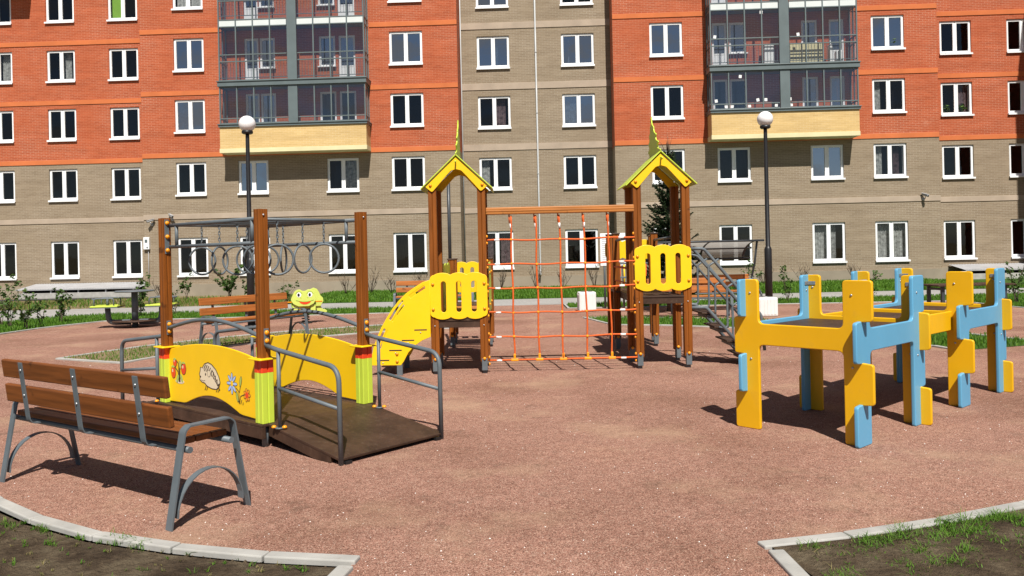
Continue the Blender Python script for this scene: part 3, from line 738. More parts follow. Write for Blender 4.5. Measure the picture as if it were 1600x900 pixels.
def balcony(s0, s1, t=-0.85):
    W = s1 - s0; mid = (s0 + s1) / 2
    bm = BM()
    box(bm, (mid, t + 0.06, 6.95), (W, 0.12, 0.94)); box(bm, (s0 + .06, (t + .12) / 2, 6.95), (.12, -t - .125, .94)); box(bm, (s1 - .06, (t + .12) / 2, 6.95), (.12, -t - .125, .94))
    B = obj('balcony', bm, M_byel, bld)
    bm = BM(); box(bm, (mid, t / 2 - 0.01, 6.385), (W + .04, -t + .02, .19), .006); obj('base_slab', bm, M_cream, B)
    bm = BM()
    for z0, z1 in ((7.42, 7.56), (9.22, 9.46)):
        box(bm, (mid, t / 2 - 0.03, (z0 + z1) / 2), (W + .10, -t + .06, z1 - z0), .008)
        box(bm, (mid, t / 2 - 0.05, z1 - .02), (W + .16, -t + .10, .04), .008)
    box(bm, (mid, t / 2, 12.0), (W - .1, -t - .1, .2)); box(bm, (mid, t / 2, 14.6), (W, -t, .3))
    obj('floor_slab', bm, M_bgrey, B)
    fr = BM(); gl = BM(); rl = BM()
    pil = (mid + 0.03 - .21, mid + 0.03 + .21)
    for z0, z1 in ((7.56, 9.22), (9.46, 14.45)):
        box(fr, ((pil[0] + pil[1]) / 2, t + 0.03, (z0 + z1) / 2), (.42, .07, z1 - z0), .004)
        bays = [(s0 + .03, pil[0]), (pil[1], s1 - .03)]
        for a, b in bays:
            n = 4; dx = (b - a) / n
            for k in range(n + 1):
                if (k == 0 and a != s0 + .03) or (k == n and b != s1 - .03): continue
                box(fr, (a + dx * k, t + .03, (z0 + z1) / 2), (.055, .06, z1 - z0), .004)
            hz = [z0 + .03, z1 - .03]
            hz += [7.80] if z0 < 8 else [10.62, 10.32, 11.86, 12.16, 13.3, 13.0]
            for z in hz: box(fr, ((a + b) / 2, t + .031, z), (b - a - .055, .05, .045), .003)
            quad(gl, [(a, t + .045, z0), (b, t + .045, z0), (b, t + .045, z1), (a, t + .045, z1)])
            if z0 > 9:
                for k in range(n):
                    wp = BM(); box(wp, (a + dx * (k + .5), t + .035, 12.01), (dx - .06, .03, .25), .003); obj('spandrel_panel', wp, M_wpanel, B)
                for zz in (9.5, 12.25):
                    box(rl, ((a + b) / 2, t + .13, zz + .85), (b - a, .03, .03)); box(rl, ((a + b) / 2, t + .13, zz + .12), (b - a, .03, .03))
                    m = int((b - a) / .13)
                    for k in range(m): box(rl, (a + (b - a) * (k + .5) / m, t + .13, zz + .48), (.014, .014, .70))
        for s in (s0 + .03, s1 - .03):   # side glazing
            sg = 1 if s < mid else -1
            for yy in (t + .42, -0.05): box(fr, (s, yy, (z0 + z1) / 2), (.05, .05, z1 - z0), .004)
            for z in ([z0 + .03, z1 - .03] + ([7.8] if z0 < 8 else [10.62, 10.32, 11.86, 12.16])): box(fr, (s, t / 2 + .02, z), (.045, -t - .1, .045), .003)
            quad(gl, [(s, t + .05, z0), (s, -.03, z0), (s, -.03, z1), (s, t + .05, z1)])
    obj('glazing_frame', fr, M_bgrey, B); obj('pane', gl, M_glassl, B, recalc=False); obj('railing', rl, M_bgrey, B)
    return B
BL = balcony(-12.76, -6.24); BR = balcony(8.78, 15.06)
bm = BM(); T0 = -0.85
for x, z in ((9.0, 7.95), (9.42, 7.70), (9.68, 7.70), (10.05, 8.98), (10.42, 7.70), (10.78, 7.95), (11.12, 7.95), (11.56, 7.70), (12.15, 7.95), (12.2, 7.70), (11.0, 11.72), (9.0, 10.72), (12.55, 10.72)):
    box(bm, (x, T0 + .036, z), (.12, .006, .13), rot=(0, rnd.uniform(-.2, .2), 0))
obj('sticker', bm, M_white, BR)
bm = BM()   # household things stored on the right balcony
box(bm, (11.35, -.45, 9.95), (.42, .4, .9), .02); box(bm, (14.0, -.5, 9.9), (.12, .3, .8), .02); box(bm, (14.35, -.55, 9.75), (.3, .3, .5), .05)
obj('stored_cabinet', bm, M_white, BR)
bm = BM(); box(bm, (13.0, -.4, 9.95), (1.4, .06, .95), .02); obj('stored_board', bm, M_cream, BR)
# rain pipe, cameras, boxes on the wall
bm = BM(); tube(bm, rounded([(1.25, TS - .09, ZTOP), (1.25, TS - .09, 0.75), (1.25, TS - .32, 0.55)], .1), .038, 10)
for z in (2.4, 5.2, 8, 10.8, 13.5): tube(bm, [(1.25, TS - .09, z), (1.25, TS - .09, z + .05)], .048, 10)
obj('rain_pipe', bm, M_pipe, bld)
bm = BM(); tube(bm, [(-2.18, TS - .4, ZTOP), (-2.18, TS - .4, 0.3)], .028, 10); obj('rain_pipe', bm, M_pipe, bld)
def cctv(s, z, t, ang, label):
    o = thing('security_camera', label, 'camera', (0, 35.7, 0), -FA)
    bm = BM(); box(bm, (s, t - .03, z), (.10, .06, .12), .01); tube(bm, rounded([(s, t - .05, z), (s, t - .2, z), (s, t - .2, z + .1)], .04), .018, 8); obj('bracket', bm, M_galv, o)
    bm = BM(); d = Vector((math.sin(ang), -math.cos(ang), -.35)).normalized(); p = Vector((s, t - .2, z + .16))
    tube(bm, [p - d * .14, p + d * .16], .05, 10); box(bm, p + Vector((0, 0, .055)), (.12, .34, .02), .005, rot=(.3, 0, ang)); obj('housing', bm, M_roofc, o)
    bm = BM(); tube(bm, [p + d * .16, p + d * .165], .04, 10); obj('lens', bm, M_black, o)
cctv(-16.3, 3.25, 0, -.9, 'small wall camera on the beige band, left of a pair by the first wood post'); cctv(-15.35, 3.45, 0, .9, 'small wall camera just above the top of the left wooden bridge post')
cctv(18.05, 3.55, 0, .5, 'single wall camera on the beige band at the right end of the facade')
o = thing('meter_box', 'white utility box on the olive wall beside a ground floor window', 'utility box', (0, 35.7, 0), -FA)
bm = BM(); box(bm, (-16.55, -.07, 2.40), (.26, .14, .55), .012); obj('cabinet', bm, M_frame, o)
bm = BM(); box(bm, (-16.55, -.145, 2.50), (.12, .006, .14), .002); box(bm, (-16.5, -.15, 2.22), (.06, .02, .06), .004); obj('label_plate', bm, M_bgrey, o)
bm = BM(); tube(bm, [(-16.5, -.04, 2.13), (-16.5, -.04, .5)], .015, 6); obj('conduit', bm, M_roofc, o)
# sheds over the basement stairs
def basement(s0, s1, t, label):
    o = thing('basement_hood', label, 'basement hood', (0, 35.7, 0), -FA, 'hoods over the basement light wells')
    y1 = t - .06; y0 = t - 1.5
    bm = BM(); n = int((s1 - s0) / .12)
    for k in range(n):
        a = s0 + (s1 - s0) * k / n; b = s0 + (s1 - s0) * (k + 1) / n; m = (a + b) / 2
        for p, q, h1, h2 in ((a, m, 0, .02), (m, b, .02, 0)):
            quad(bm, [(p, y0, .41 + h1), (q, y0, .41 + h2), (q, y1, .62 + h2), (p, y1, .62 + h1)])
    quad(bm, [(s0, y0, .40), (s1, y0, .40), (s1, y1, .61), (s0, y1, .61)]); box(bm, ((s0 + s1) / 2, y0, .395), (s1 - s0, .03, .05))
    obj('roof', bm, M_roofc, o)
    bm = BM(); box(bm, ((s0 + s1) / 2, y0 + .14, .07), (s1 - s0 - .1, .16, .34), .01); box(bm, ((s0 + s1) / 2, t - .35, .02), (s1 - s0 - .1, .5, .1)); obj('light_well_wall', bm, M_conc, o)
    n = 5
    for k in range(n):
        bm = BM(); box(bm, (s0 + .3 + (s1 - s0 - .6) * k / (n - 1), y0 + .1, .31), (.05, .05, .15)); obj('post', bm, M_frame, o)
    bm = BM(); box(bm, ((s0 + s1) / 2, y0 + .5, .22), (s1 - s0 - .12, .02, .42)); obj('gap_shade_panel', bm, M_gapshade, o)  # added black sheet, stands in for the shade in the gap under the roof
basement(-22.6, -16.9, TS, 'grey sloping roof over a basement light well at the left wall foot')
basement(19.7, 25.0, TS, 'grey sloping roof over a basement light well at the right wall foot')

# ------------------------------------------------------------------ street lamps
def lamp(loc, label):
    o = thing('street_lamp', label, 'street lamp', loc, 0, 'globe lamps behind the playground')
    bm = BM(); lathe(bm, [(.09, 0), (.09, 1.55), (.07, 1.6), (.058, 1.62), (.045, 4.5), (.045, 4.56)], sides=16); obj('pole', bm, M_black, o)
    bm = BM(); lathe(bm, [(.10, 4.56), (.13, 4.58), (.13, 4.63), (.07, 4.64)], sides=20); obj('collar', bm, M_black, o)
    bm = BM(); r = .195; lathe(bm, [(max(.004, r * math.sin(a * math.pi / 18)), 4.80 - r * math.cos(a * math.pi / 18)) for a in range(2, 19)], sides=28); obj('globe', bm, M_globe, o)
    bm = BM(); lathe(bm, [(.16, 0), (.16, .02), (.11, .03)], sides=16); obj('base_plate', bm, M_black, o)
M_globe = paint('opal_globe', (0.82, 0.81, 0.82), 0.22, 0.02, 2)
lamp((-6.22, 19.0, 0), 'black lamp post with white globe behind the wooden ring bridge')
lamp((6.40, 20.0, 0), 'black lamp post with white globe behind the white bin and canopy')

# ------------------------------------------------------------------ benches
def make_bench(label, loc, rz, mat):
    o = thing('park_bench', label, 'bench', loc, rz, 'wooden benches with grey steel legs')
    for x in (-1.03, 1.03):
        bm = BM()
        strap(bm, rounded([(x, -.28, 0), (x, -.175, .57), (x, -.14, .595), (x, .14, .595), (x, .175, .57), (x, .28, 0)], [0, .06, 0, 0, .06, 0], 6), (1, 0, 0), .06, .011)
        arch = [(x, .225 * math.sin(a) * -1 if False else -.232 * math.cos(a), .06 + .25 * math.sin(a)) for a in [math.pi * k / 16 for k in range(17)]]
        strap(bm, arch, (1, 0, 0), .05, .007)
        obj('leg_frame', bm, M_grey, o)
    for y in (-.155, .14):
        bm = BM(); tube(bm, [(-1.07, y, .455), (1.07, y, .455)], .02, 12); obj('rail', bm, M_grey, o)
    for y in (-.125, -.01, .105):
        bm = BM(); box(bm, (0, y, .497), (2.0, .108, .038), .007); obj('seat_board', bm, mat, o)
    for z, y in ((.665, -.250), (.845, -.272)):
        bm = BM(); box(bm, (.03, y, z), (2.0, .036, .13), .008, rot=(R(7), 0, 0)); obj('back_board', bm, mat, o)
    for x in (-.68, .02, .74):
        bm = BM(); strap(bm, rounded([(x, .1, .465), (x, -.247, .455), (x, -.301, .90)], [0, .06, 0], 5), (1, 0, 0), .05, .008)
        b = obj('back_bracket', bm, M_grey, o)
        caps(b, [(x, -.276, .665), (x, -.298, .845)], (0, -1, .12), bolt_mesh(), 'bolt')
    return o
bench = make_bench('brown wooden bench seen from behind, nearest at the left front beside the yellow bridge', (-2.77, 5.54, 0), math.atan2(-.553, .833), M_bench)
M_bench_far = make_bench('park bench', (0, 0, 0), 0, M_bench2)
M_bench_far.location = (-4.82, 15.0, 0); M_bench_far.rotation_euler = (0, 0, R(237))
M_bench_far['label'] = 'brown wooden bench standing between the bridge posts and the green frog spring rider'
dup(M_bench_far, (-2.1, 21.3, 0), math.pi + 0.03, 'orange brown bench partly hidden behind the yellow arched stair panel')
dup(M_bench_far, (5.2, 20.5, 0), math.pi + 0.08, 'orange brown bench under the curved grey canopy')
dup(M_bench_far, (4.0, 18.6, 0), math.pi - 0.1, 'orange brown bench in front of the canopy, behind the grey stair rails')

# ------------------------------------------------------------------ ring bridge
e1 = (.757, -.653)
br = thing('play_bridge', 'wooden post play bridge with yellow arched sides, hanging rings and brown ramps', 'play bridge', (-2.44, 7.785, 0), math.atan2(e1[1], e1[0]))
PX, PY = .865, .535
for sx in (-1, 1):
    for sy in (-1, 1):
        x, y = sx * PX, sy * PY
        bm = BM(); post_bm(bm, x, y, .745, 2.02, .088, .010); p = obj('post', bm, M_wood, br)
        bm = BM(); post_bm(bm, x, y, .205, .632, .116, .012); s = obj('green_sleeve', bm, M_lime, br)
        bm = BM(); post_bm(bm, x, y, .632, .742, .117, .012); obj('red_band', bm, M_red, s)
        panel('yellow_collar', [rpoly([(x - .10, y - .10), (x + .10, y - .10), (x + .10, y + .10), (x - .10, y + .10)], .03)], .014, Matrix.Translation((0, 0, .748)), M_yel, s)
        bm = BM(); tube(bm, [(x, y, -.02), (x, y, .2)], .03, 10); obj('foot', bm, M_grey, br)
        ix = x - sx * .044
        caps(p, [(ix - sx * .008, y, z) for z in (1.97, 1.835, 1.70)] + [(ix - sx * .008, y, z) for z in (.90, .97)], (-sx, 0, 0))
        caps(p, [(x + sx * .050, y, z) for z in (.90, .97)], (sx, 0, 0)); caps(p, [(x + sx * .044, y, 1.97)], (sx, 0, 0), bolt_mesh(), 'bolt')
        for (qx, qz, hh) in ((ix, 1.835, .34), (ix, .935, .14), (x + sx * .046, .935, .14)):
            bm = BM(); box(bm, (qx, y, qz), (.014, .045, hh), .003); obj('mounting_plate', bm, M_grey, p)
def arch_panel(y):
    top = [(-.815, .72)] + [(u, .72 + .095 * math.cos(u / .815 * math.pi / 2) ** .8) for u in [(-.75 + 1.5 * k / 20) for k in range(21)]] + [(.815, .72)]
    bot = [(.815, .215), (.53, .225)] + [(u, .225 + .115 * math.cos(u / .5 * math.pi / 2)) for u in [(.48 - .96 * k / 16) for k in range(17)]] + [(-.53, .225), (-.815, .215)]
    return panel('arched_side_panel', [top + bot], .018, at_y(y), M_yel, br)
pf = arch_panel(-PY); pb = arch_panel(PY)
# painted decals (2 mm inlays on the panel face)
dk = paint('dark_brown_ink', (0.05, 0.03, 0.02), 0.5); M_cre = paint('cream_ink', (0.70, 0.60, 0.42), 0.5, 0.05); M_lblue = paint('pale_blue_ink', (0.40, 0.55, 0.85), 0.5); M_ugr = paint('leaf_green_ink', (0.36, 0.46, 0.10), 0.5)
YF = -PY - .0105
def decal(name, parts):
    e = bpy.data.objects.new(name, None)
    root = None
    for i, (poly, mat, lift) in enumerate(parts):
        p = panel(name if root is None else 'painted_detail', [poly], .0012, at_y(YF - lift), mat, pf if root is None else None, .0003)
        if root is None: root = p
        else: p.parent = pf
    bpy.data.objects.remove(e)
def line(pts, w):
    a = []; b = []
    for i, p in enumerate(pts):
        q = pts[min(i + 1, len(pts) - 1)]; o = pts[max(i - 1, 0)]; dx, dz = q[0] - o[0], q[1] - o[1]; l = math.hypot(dx, dz) or 1
        a.append((p[0] - dz / l * w / 2, p[1] + dx / l * w / 2)); b.append((p[0] + dz / l * w / 2, p[1] - dx / l * w / 2))
    return a + b[::-1]
sb = []
sb.append((circ(-.60, .425, .085, .022), M_cre, 0))
for (x, z, w, h) in ((-.725, .505, .042, .056), (-.52, .555, .045, .055), (-.69, .60, .032, .036)):
    sb += [(circ(x, z, w + .005, h + .005), dk, .0006), (circ(x, z, w, h), M_red, .0012), (circ(x - .012, z + .015, w * .25, h * .3), M_cre, .0018)]
    sb.append((circ(x, z + h, w * .8, .010), M_ugr, .0024))
for l in ([(-.61, .42), (-.63, .52), (-.70, .565)], [(-.60, .42), (-.60, .55), (-.53, .60)], [(-.605, .42), (-.62, .60), (-.67, .63)], [(-.59, .42), (-.60, .62)]): sb.append((line(l, .010), dk, .0018))
for x, z, r in ((-.56, .46, .5), (-.64, .45, -.4), (-.58, .59, .1)): sb.append((circ(x, z, .02, .042, rot=r), M_ugr, .0024))
decal('painted_strawberries', sb)
hg = []
body = [(-.30, .50), (-.31, .54), (-.295, .575), (-.29, .61), (-.275, .615), (-.26, .605), (-.22, .655), (-.16, .675), (-.10, .66), (-.03, .61), (.02, .54), (.04, .48), (.02, .43), (-.02, .40), (-.10, .40), (-.18, .42), (-.22, .45), (-.27, .455), (-.305, .475)]
def grow(poly, d):
    cx = sum(p[0] for p in poly) / len(poly); cz = sum(p[1] for p in poly) / len(poly)
    return [(p[0] + (p[0] - cx) / math.hypot(p[0] - cx, p[1] - cz) * d, p[1] + (p[1] - cz) / math.hypot(p[0] - cx, p[1] - cz) * d) for p in poly]
hg += [(grow(body, .013), dk, 0), (body, M_cre, .0006)]
hg += [(circ(-.145, .56, .030, .042), dk, .0012), (circ(-.145, .56, .024, .036), M_cre, .0018), (circ(-.205, .545, .010, .016), dk, .0012), (circ(-.30, .51, .014, .012), dk, .0012), (line([(-.285, .475), (-.25, .465), (-.215, .475)], .006), dk, .0012)]
for k in range(9):
    a = k / 8; x = -.20 + .23 * a; z = .645 - .19 * a * a + .01; hg.append((line([(x, z), (x - .03 + .02 * a, z - .045), (x - .02 + .03 * a, z - .075)], .014), dk, .0012))
for k in range(6): hg.append((line([(-.09 + .02 * k, .60 - .028 * k), (-.06 + .016 * k, .575 - .028 * k)], .012), dk, .0012))
for x in (-.20, -.17, .0, .03): hg.append((line([(x, .42), (x - .01, .385), (x - .025, .365)], .008), dk, .0006))
hg = [([((u + .135) * 1.02 - .03, .53 + (v - .54) * .82) for u, v in pl], mt, lf_) for pl, mt, lf_ in hg]
decal('painted_hedgehog', hg)
fl = []
for l in ([(.48, .36), (.47, .47), (.42, .50)], [(.48, .36), (.50, .43), (.56, .45)], [(.48, .36), (.45, .42)], [(.50, .36), (.52, .40)], [(.535, .355), (.54, .38)], [(.48, .46), (.505, .53)]): fl.append((line(l, .008), dk, 0))
for x, z, r in ((.505, .56, -.25), (.445, .42, .3)): fl += [(circ(x, z, .018, .05, rot=r), dk, .0006), (circ(x, z, .013, .044, rot=r), M_ugr, .0012)]
for k in range(8):
    a = k * math.pi / 4; x, z = .36 + .05 * math.cos(a), .53 + .06 * math.sin(a); fl += [(circ(x, z, .040, .017, rot=a), dk, .0006), (circ(x, z, .035, .0125, rot=a), M_lblue, .0012)]
fl.append((circ(.36, .53, .022, .026), M_yel, .0018))
for k in range(7):
    a = k * 2 * math.pi / 7; x, z = .605 + .036 * math.cos(a), .45 + .04 * math.sin(a); fl += [(circ(x, z, .022, .017, rot=a), dk, .0006), (circ(x, z, .017, .013, rot=a), M_cap, .0012)]
fl.append((circ(.605, .45, .024, .027), M_red, .0018))
fl = [([(u, v - .04) for u, v in pl], mt, lf_) for pl, mt, lf_ in fl]
decal('painted_flowers', fl)
# decks
bm = BM(); box(bm, (0, 0, .19), (1.86, 1.22, .022), .004); dkp = obj('deck', bm, M_hpl, br)
for y in (-.59, .59):
    bm = BM(); box(bm, (0, y, .128), (1.86, .04, .10), .005); obj('edge_beam', bm, M_hpl, dkp)
for sx in (-1, 1):
    bm = BM(); a = math.atan2(.15, .98)
    box(bm, (sx * 1.42, 0, .117), (1.0, 1.10, .022), .004, rot=(0, sx * a, 0)); rp = obj('ramp', bm, M_hpl, br)
    for y in (-.53, .53):
        bm = BM(); box(bm, (sx * 1.36, y, .075), (.86, .035, .08), .004, rot=(0, sx * a, 0)); obj('edge_beam', bm, M_hpl, rp)
        bm = BM(); box(bm, (sx * 1.9, y * .9, .01), (.06, .06, .03)); obj('ramp_foot', bm, M_black, rp)
        yy = PY * (1 if y > 0 else -1)
        bm = BM(); tube(bm, rounded([(sx * .90, yy, .86), (sx * 1.06, yy, .835), (sx * 1.90, yy, .745), (sx * 1.905, yy, -.02)], [0, 0, .14, 0], 8), .02, 12)
        tube(bm, [(sx * 1.085, yy, .83), (sx * 1.085, yy, .18)], .017, 10); tube(bm, [(sx * 1.085, yy, .515), (sx * 1.90, yy, .43)], .016, 10)
        tube(bm, [(sx * 1.085, yy, .178), (sx * 1.085, yy, .19)], .04, 10)
        h = obj('handrail', bm, M_grey, br); caps(h, [(sx * 1.045, yy - .03, .185), (sx * 1.125, yy + .02, .185)], (0, 0, 1))
for y in (-PY, PY):
    bm = BM(); tube(bm, [(-.83 + 1.66 * k / 20, y, .93 + .115 * math.cos((-.83 + 1.66 * k / 20) / .83 * math.pi / 2)) for k in range(21)], .019, 12); obj('arched_handrail', bm, M_grey, br)
# overhead ladder with rings
bm = BM()
for y in (-PY + .03, PY - .03):
    tube(bm, [(-.83, y, 1.945), (.83, y, 1.945)], .019, 12); tube(bm, [(-.83, y, 1.735), (.83, y, 1.735)], .017, 12)
    for x in (-.68, .68): tube(bm, [(x, y, 1.735), (x, y, 1.945)], .017, 10)
for x in (-.67, -.33, 0, .33, .67): tube(bm, [(x, -PY + .03, 1.945), (x, PY - .03, 1.945)], .016, 10)
lad = obj('overhead_ladder', bm, M_grey, br)
def ring_mesh():
    bm = BM(); tube(bm, [(.135 * math.cos(2 * math.pi * k / 28), 0, -.135 + .135 * math.sin(2 * math.pi * k / 28)) for k in range(28)], .0105, 10, True); return mesh_of(bm, 'ring')
def chain_mesh():
    bm = BM(); n = 7; L = .21
    for k in range(n):
        zc = -L * (k + .5) / n; hl = L / n * .68; w = .0085
        pts = []
        for j in range(12):
            a = 2 * math.pi * j / 12; u, v = w * math.cos(a), hl * math.sin(a)
            pts.append((u, 0, zc + v) if k % 2 == 0 else (0, u, zc + v))
        tube(bm, pts, .0042, 5, True)
    return mesh_of(bm, 'chain')
rm = ring_mesh(); rm.materials.append(M_grey); cm = chain_mesh(); cm.materials.append(M_grey)
# facing angles of the ten rings about the vertical, in bridge axes
angs = {(0, -1): 38, (1, -1): 118, (2, -1): 50, (3, -1): 30, (4, -1): 60, (0, 1): 20, (1, 1): 70, (2, 1): 135, (3, 1): 108, (4, 1): 45}
for (k, sy), a in angs.items():
    x = (-.67, -.33, 0, .33, .67)[k]
    c = obj('chain', cm, None, br, (x, sy * .25, 1.93), (0, 0, R(rnd.uniform(0, 180)))); obj('ring', rm, None, br, (x, sy * .25, 1.722), (0, 0, R(a)))

# ------------------------------------------------------------------ towers, net and stairs
cf = thing('climbing_frame', 'wooden climbing frame with two roofed towers joined by an orange rope net', 'climbing frame', (0, 0, 0))
PW = .108
def post(x, y, z1, z0=.16, foot=True, mat=None):
    bm = BM(); post_bm(bm, x, y, z0, z1, PW, .009); p = obj('post', bm, mat or M_wood, cf)
    if foot:
        bm = BM(); box(bm, (x, y - .03, .12), (.075, .07, .16), .004); box(bm, (x, y, .03), (.055, .055, .16), .004); obj('foot', bm, M_grey, p)
        caps(p, [(x, y - .056 - .008, .20)], (0, -1, 0))
    return p
def short_post(x, y, z1):
    p = post(x, y, z1); bm = BM(); box(bm, (x, y, z1 + .012), (PW + .02, PW + .02, .024), .006); obj('post_cap', bm, M_hpl, p); return p
def wavy_panel(x0, x1, z0, z1, y, mat=None, slots=3, name='slotted_panel', M=None):
    w = x1 - x0; o = []; n = 3; am = .03
    def edge(xa, xb, z, sgn):
        r = []
        for i in range(n):
            for k in range(9):
                t = (i + k / 8.) / n; r.append((xa + (xb - xa) * t, z + sgn * am * math.sin(math.pi * (k / 8.)) ** .7))
        return r
    r = .055
    top = edge(x0 + r, x1 - r, z1 - am, 1); bot = edge(x1 - r, x0 + r, z0 + am, -1)
    o = top + [(x1, z1 - am - r), (x1, z0 + am + r)] + bot + [(x0, z0 + am + r), (x0, z1 - am - r)]
    # round the four corners
    o = top + [(x1 - r + r * math.sin(a), z1 - am - r + r * math.cos(a)) for a in [R(v) for v in (15, 40, 65, 90)]] + [(x1 - r + r * math.cos(a), z0 + am + r - r * math.sin(a)) for a in [R(v) for v in (0, 25, 50, 75)]] + bot + \
        [(x0 + r - r * math.sin(a), z0 + am + r - r * math.cos(a)) for a in [R(v) for v in (15, 40, 65, 90)]] + [(x0 + r - r * math.cos(a), z1 - am - r + r * math.sin(a)) for a in [R(v) for v in (0, 25, 50, 75)]]
    H = [slot(x0 + w * (.5 + (k - 1) * .265), (z0 + z1) / 2 - .01, .068, (z1 - z0) * .66) for k in range(slots)]
    p = panel(name, [o] + H, .018, M or at_y(y), mat or M_yel, cf)
    return p
def tower(x0, x1, y0, y1, deck, pz0, pz1):
    cx = (x0 + x1) / 2
    for x in (x0, x1):
        for y in (y0, y1):
            p = post(x, y, 2.50)
            if y == y0: caps(p, [(x, y - .055, deck - .07)], (0, -1, 0), bolt_mesh(), 'bolt')
    bm = BM(); box(bm, (cx, (y0 + y1) / 2, deck), (x1 - x0 - PW + .02, y1 - y0 + PW, .022), .003)
    d = obj('deck', bm, M_hpl, cf)
    bm = BM()
    for y in (y0 - .02, y1 + .02): box(bm, (cx, y, deck - .055), (x1 - x0 - PW, .05, .085), .004)
    for x in (x0 + .08, x1 - .08): box(bm, (x, (y0 + y1) / 2, deck - .055), (.05, y1 - y0 - .1, .085), .004)
    obj('deck_joist', bm, M_hpl, d)
    p = wavy_panel(x0 - .055, x1 + .055, pz0, pz1, y0 - PW / 2 - .01)
    caps(p, [(x, y0 - PW / 2 - .019, z) for x in (x0 - .015, x1 + .015) for z in (pz0 + .14, pz1 - .15)], (0, -1, 0))
    # roof
    ez, az, hw = 2.475, 2.925, .475; ya, yb = y0 - .098, y1 + .098
    rf = None
    for s in (-1, 1):
        L = math.hypot(hw, az - ez); a = math.atan2(az - ez, hw)
        bm = BM(); box(bm, (cx + s * hw / 2, (ya + yb) / 2, (ez + az) / 2), (L + .012, yb - ya, .014), .003, rot=(0, s * a, 0)); o = obj('roof_sheet', bm, M_lime, cf)
        rf = rf or o
        caps(o, [(cx + s * hw * u, ya + .1, ez + (az - ez) * (1 - u) - .013) for u in (.2, .8)], (-s * .4, -.5, -.7), bolt_mesh(), 'bolt')
    k = (az - ez) / hw
    zt = az - .03
    g = rpoly([(-.325, 2.425), (-.415, zt - .415 * k), (0, zt), (.415, zt - .415 * k), (.325, 2.425)] + [(.14, 2.635), (.07, 2.71), (0, 2.73), (-.07, 2.71), (-.14, 2.635)], [.03, .012, .005, .012, .03, .03, .05, .05, .05, .03], 5)
    for y in (y0 - PW / 2 - .012, y1 + PW / 2 + .012):
        gb = panel('gable_board', [[(cx + u, v) for u, v in g]], .018, at_y(y), M_yel, cf)
        if y < y1: caps(gb, [(cx + s * .345, y - .009, 2.52) for s in (-1, 1)], (0, -1, 0))
    bm = BM(); 
    # jagged ridge finial, standing along the ridge
    f0, f1, pk, zp = ya - .02, yb + .02, ya + .66, 3.46
    front = []; back = []; nT = 5
    for i in range(nT):
        t0 = i / nT
        for u, o in ((0, .0), (.10, -.055), (.22, -.065), (.34, -.02), (.45, .035), (.62, .05), (.80, .04)):
            t = t0 + u / nT; front.append((f0 + (pk - f0) * t + o * 1.5 * (1.1 - t) - .05 * math.sin(math.pi * t), 2.80 + (zp - .03 - 2.80) * t))
    for i in range(nT):
        t1 = 1 - i / nT
        for u, o in ((.0, .0), (.2, -.03), (.4, -.045), (.55, -.02), (.68, .04), (.80, .055), (.92, .03)):
            t = t1 - u / nT; back.append((f1 + (pk - f1) * t + o * 1.5 * (1.1 - t) + .07 * math.sin(math.pi * t), 2.88 + (zp - .03 - 2.88) * max(t, 0)))
    panel('ridge_finial', [front + [(pk, zp + .03)] + back], .018, at_x(cx), M_lime, rf, .004)
tower(-1.05, -.395, 10.73, 11.42, .715, .73, 1.355)
tower(1.70, 2.355, 10.83, 11.53, .965, 1.04, 1.665)
# beam and net between the towers
bm = BM(); box(bm, (.655, 10.76, 2.165), (1.99, .085, .095), .012); box(bm, (.655, 10.73, 2.165), (1.985, .035, .02), .004); obj('top_beam', bm, M_woodx, cf)
NX = [-.01, .325, .645, .975, 1.30]; NZ = [1.78, 1.455, 1.13, .805, .475, .16]; YN = 10.76
bm = BM(); kn = BM(); fe = BM()
def sag(x, z): return -.012 * math.sin((x + .34) / 1.99 * math.pi) + .006 * math.sin(x * 9 + z * 5)
for j, x in enumerate(NX):
    pts = [(x + .012 * (2.1 - z) * .7 + .006 * math.sin(z * 7 + j), YN + .008 * math.sin(z * 5 + j * 2), z) for z in [2.10 - 1.94 * k / 24 for k in range(25)]]
    tube(bm, pts, .0122, 8)
    tube(fe, [(x, YN, 1.99), (x + .002, YN, 1.92)], .0145, 8); tube(bm, [(x - .02, YN, 2.115), (x - .018, YN, 2.0)], .009, 6)
    for z in NZ[:-1]: bmesh.ops.create_icosphere(kn, subdivisions=2, radius=.020, matrix=Matrix.Translation((x + .012 * (2.1 - z) * .7, YN, z + sag(x, z))))
    xb = x + .016; box(kn, (xb, YN, .205), (.032, .034, .075), .006); box(kn, (xb, YN, .16), (.10, .04, .034), .008)
for z in NZ:
    tube(bm, [(-.345 + 2.0 * k / 40, YN, z + (sag(-.345 + 2.0 * k / 40, z) if z > .2 else 0)) for k in range(41)], .0115, 8)
    for x in (-.20, 1.47): tube(fe, [(x - .035, YN, z - .004), (x + .035, YN, z - .004)], .0155, 8)
net = obj('climbing_net', bm, M_rope, cf); obj('net_knot', kn, M_cap, net)
me_f = obj('rope_ferrule', fe, M_white, net)
caps(cf, [(-.341, 10.74, z + o) for z in NZ for o in (-.045, .045)], (1, 0, 0)); caps(cf, [(1.646, 10.78, z + o) for z in NZ for o in (-.045, .045)], (-1, 0, 0))
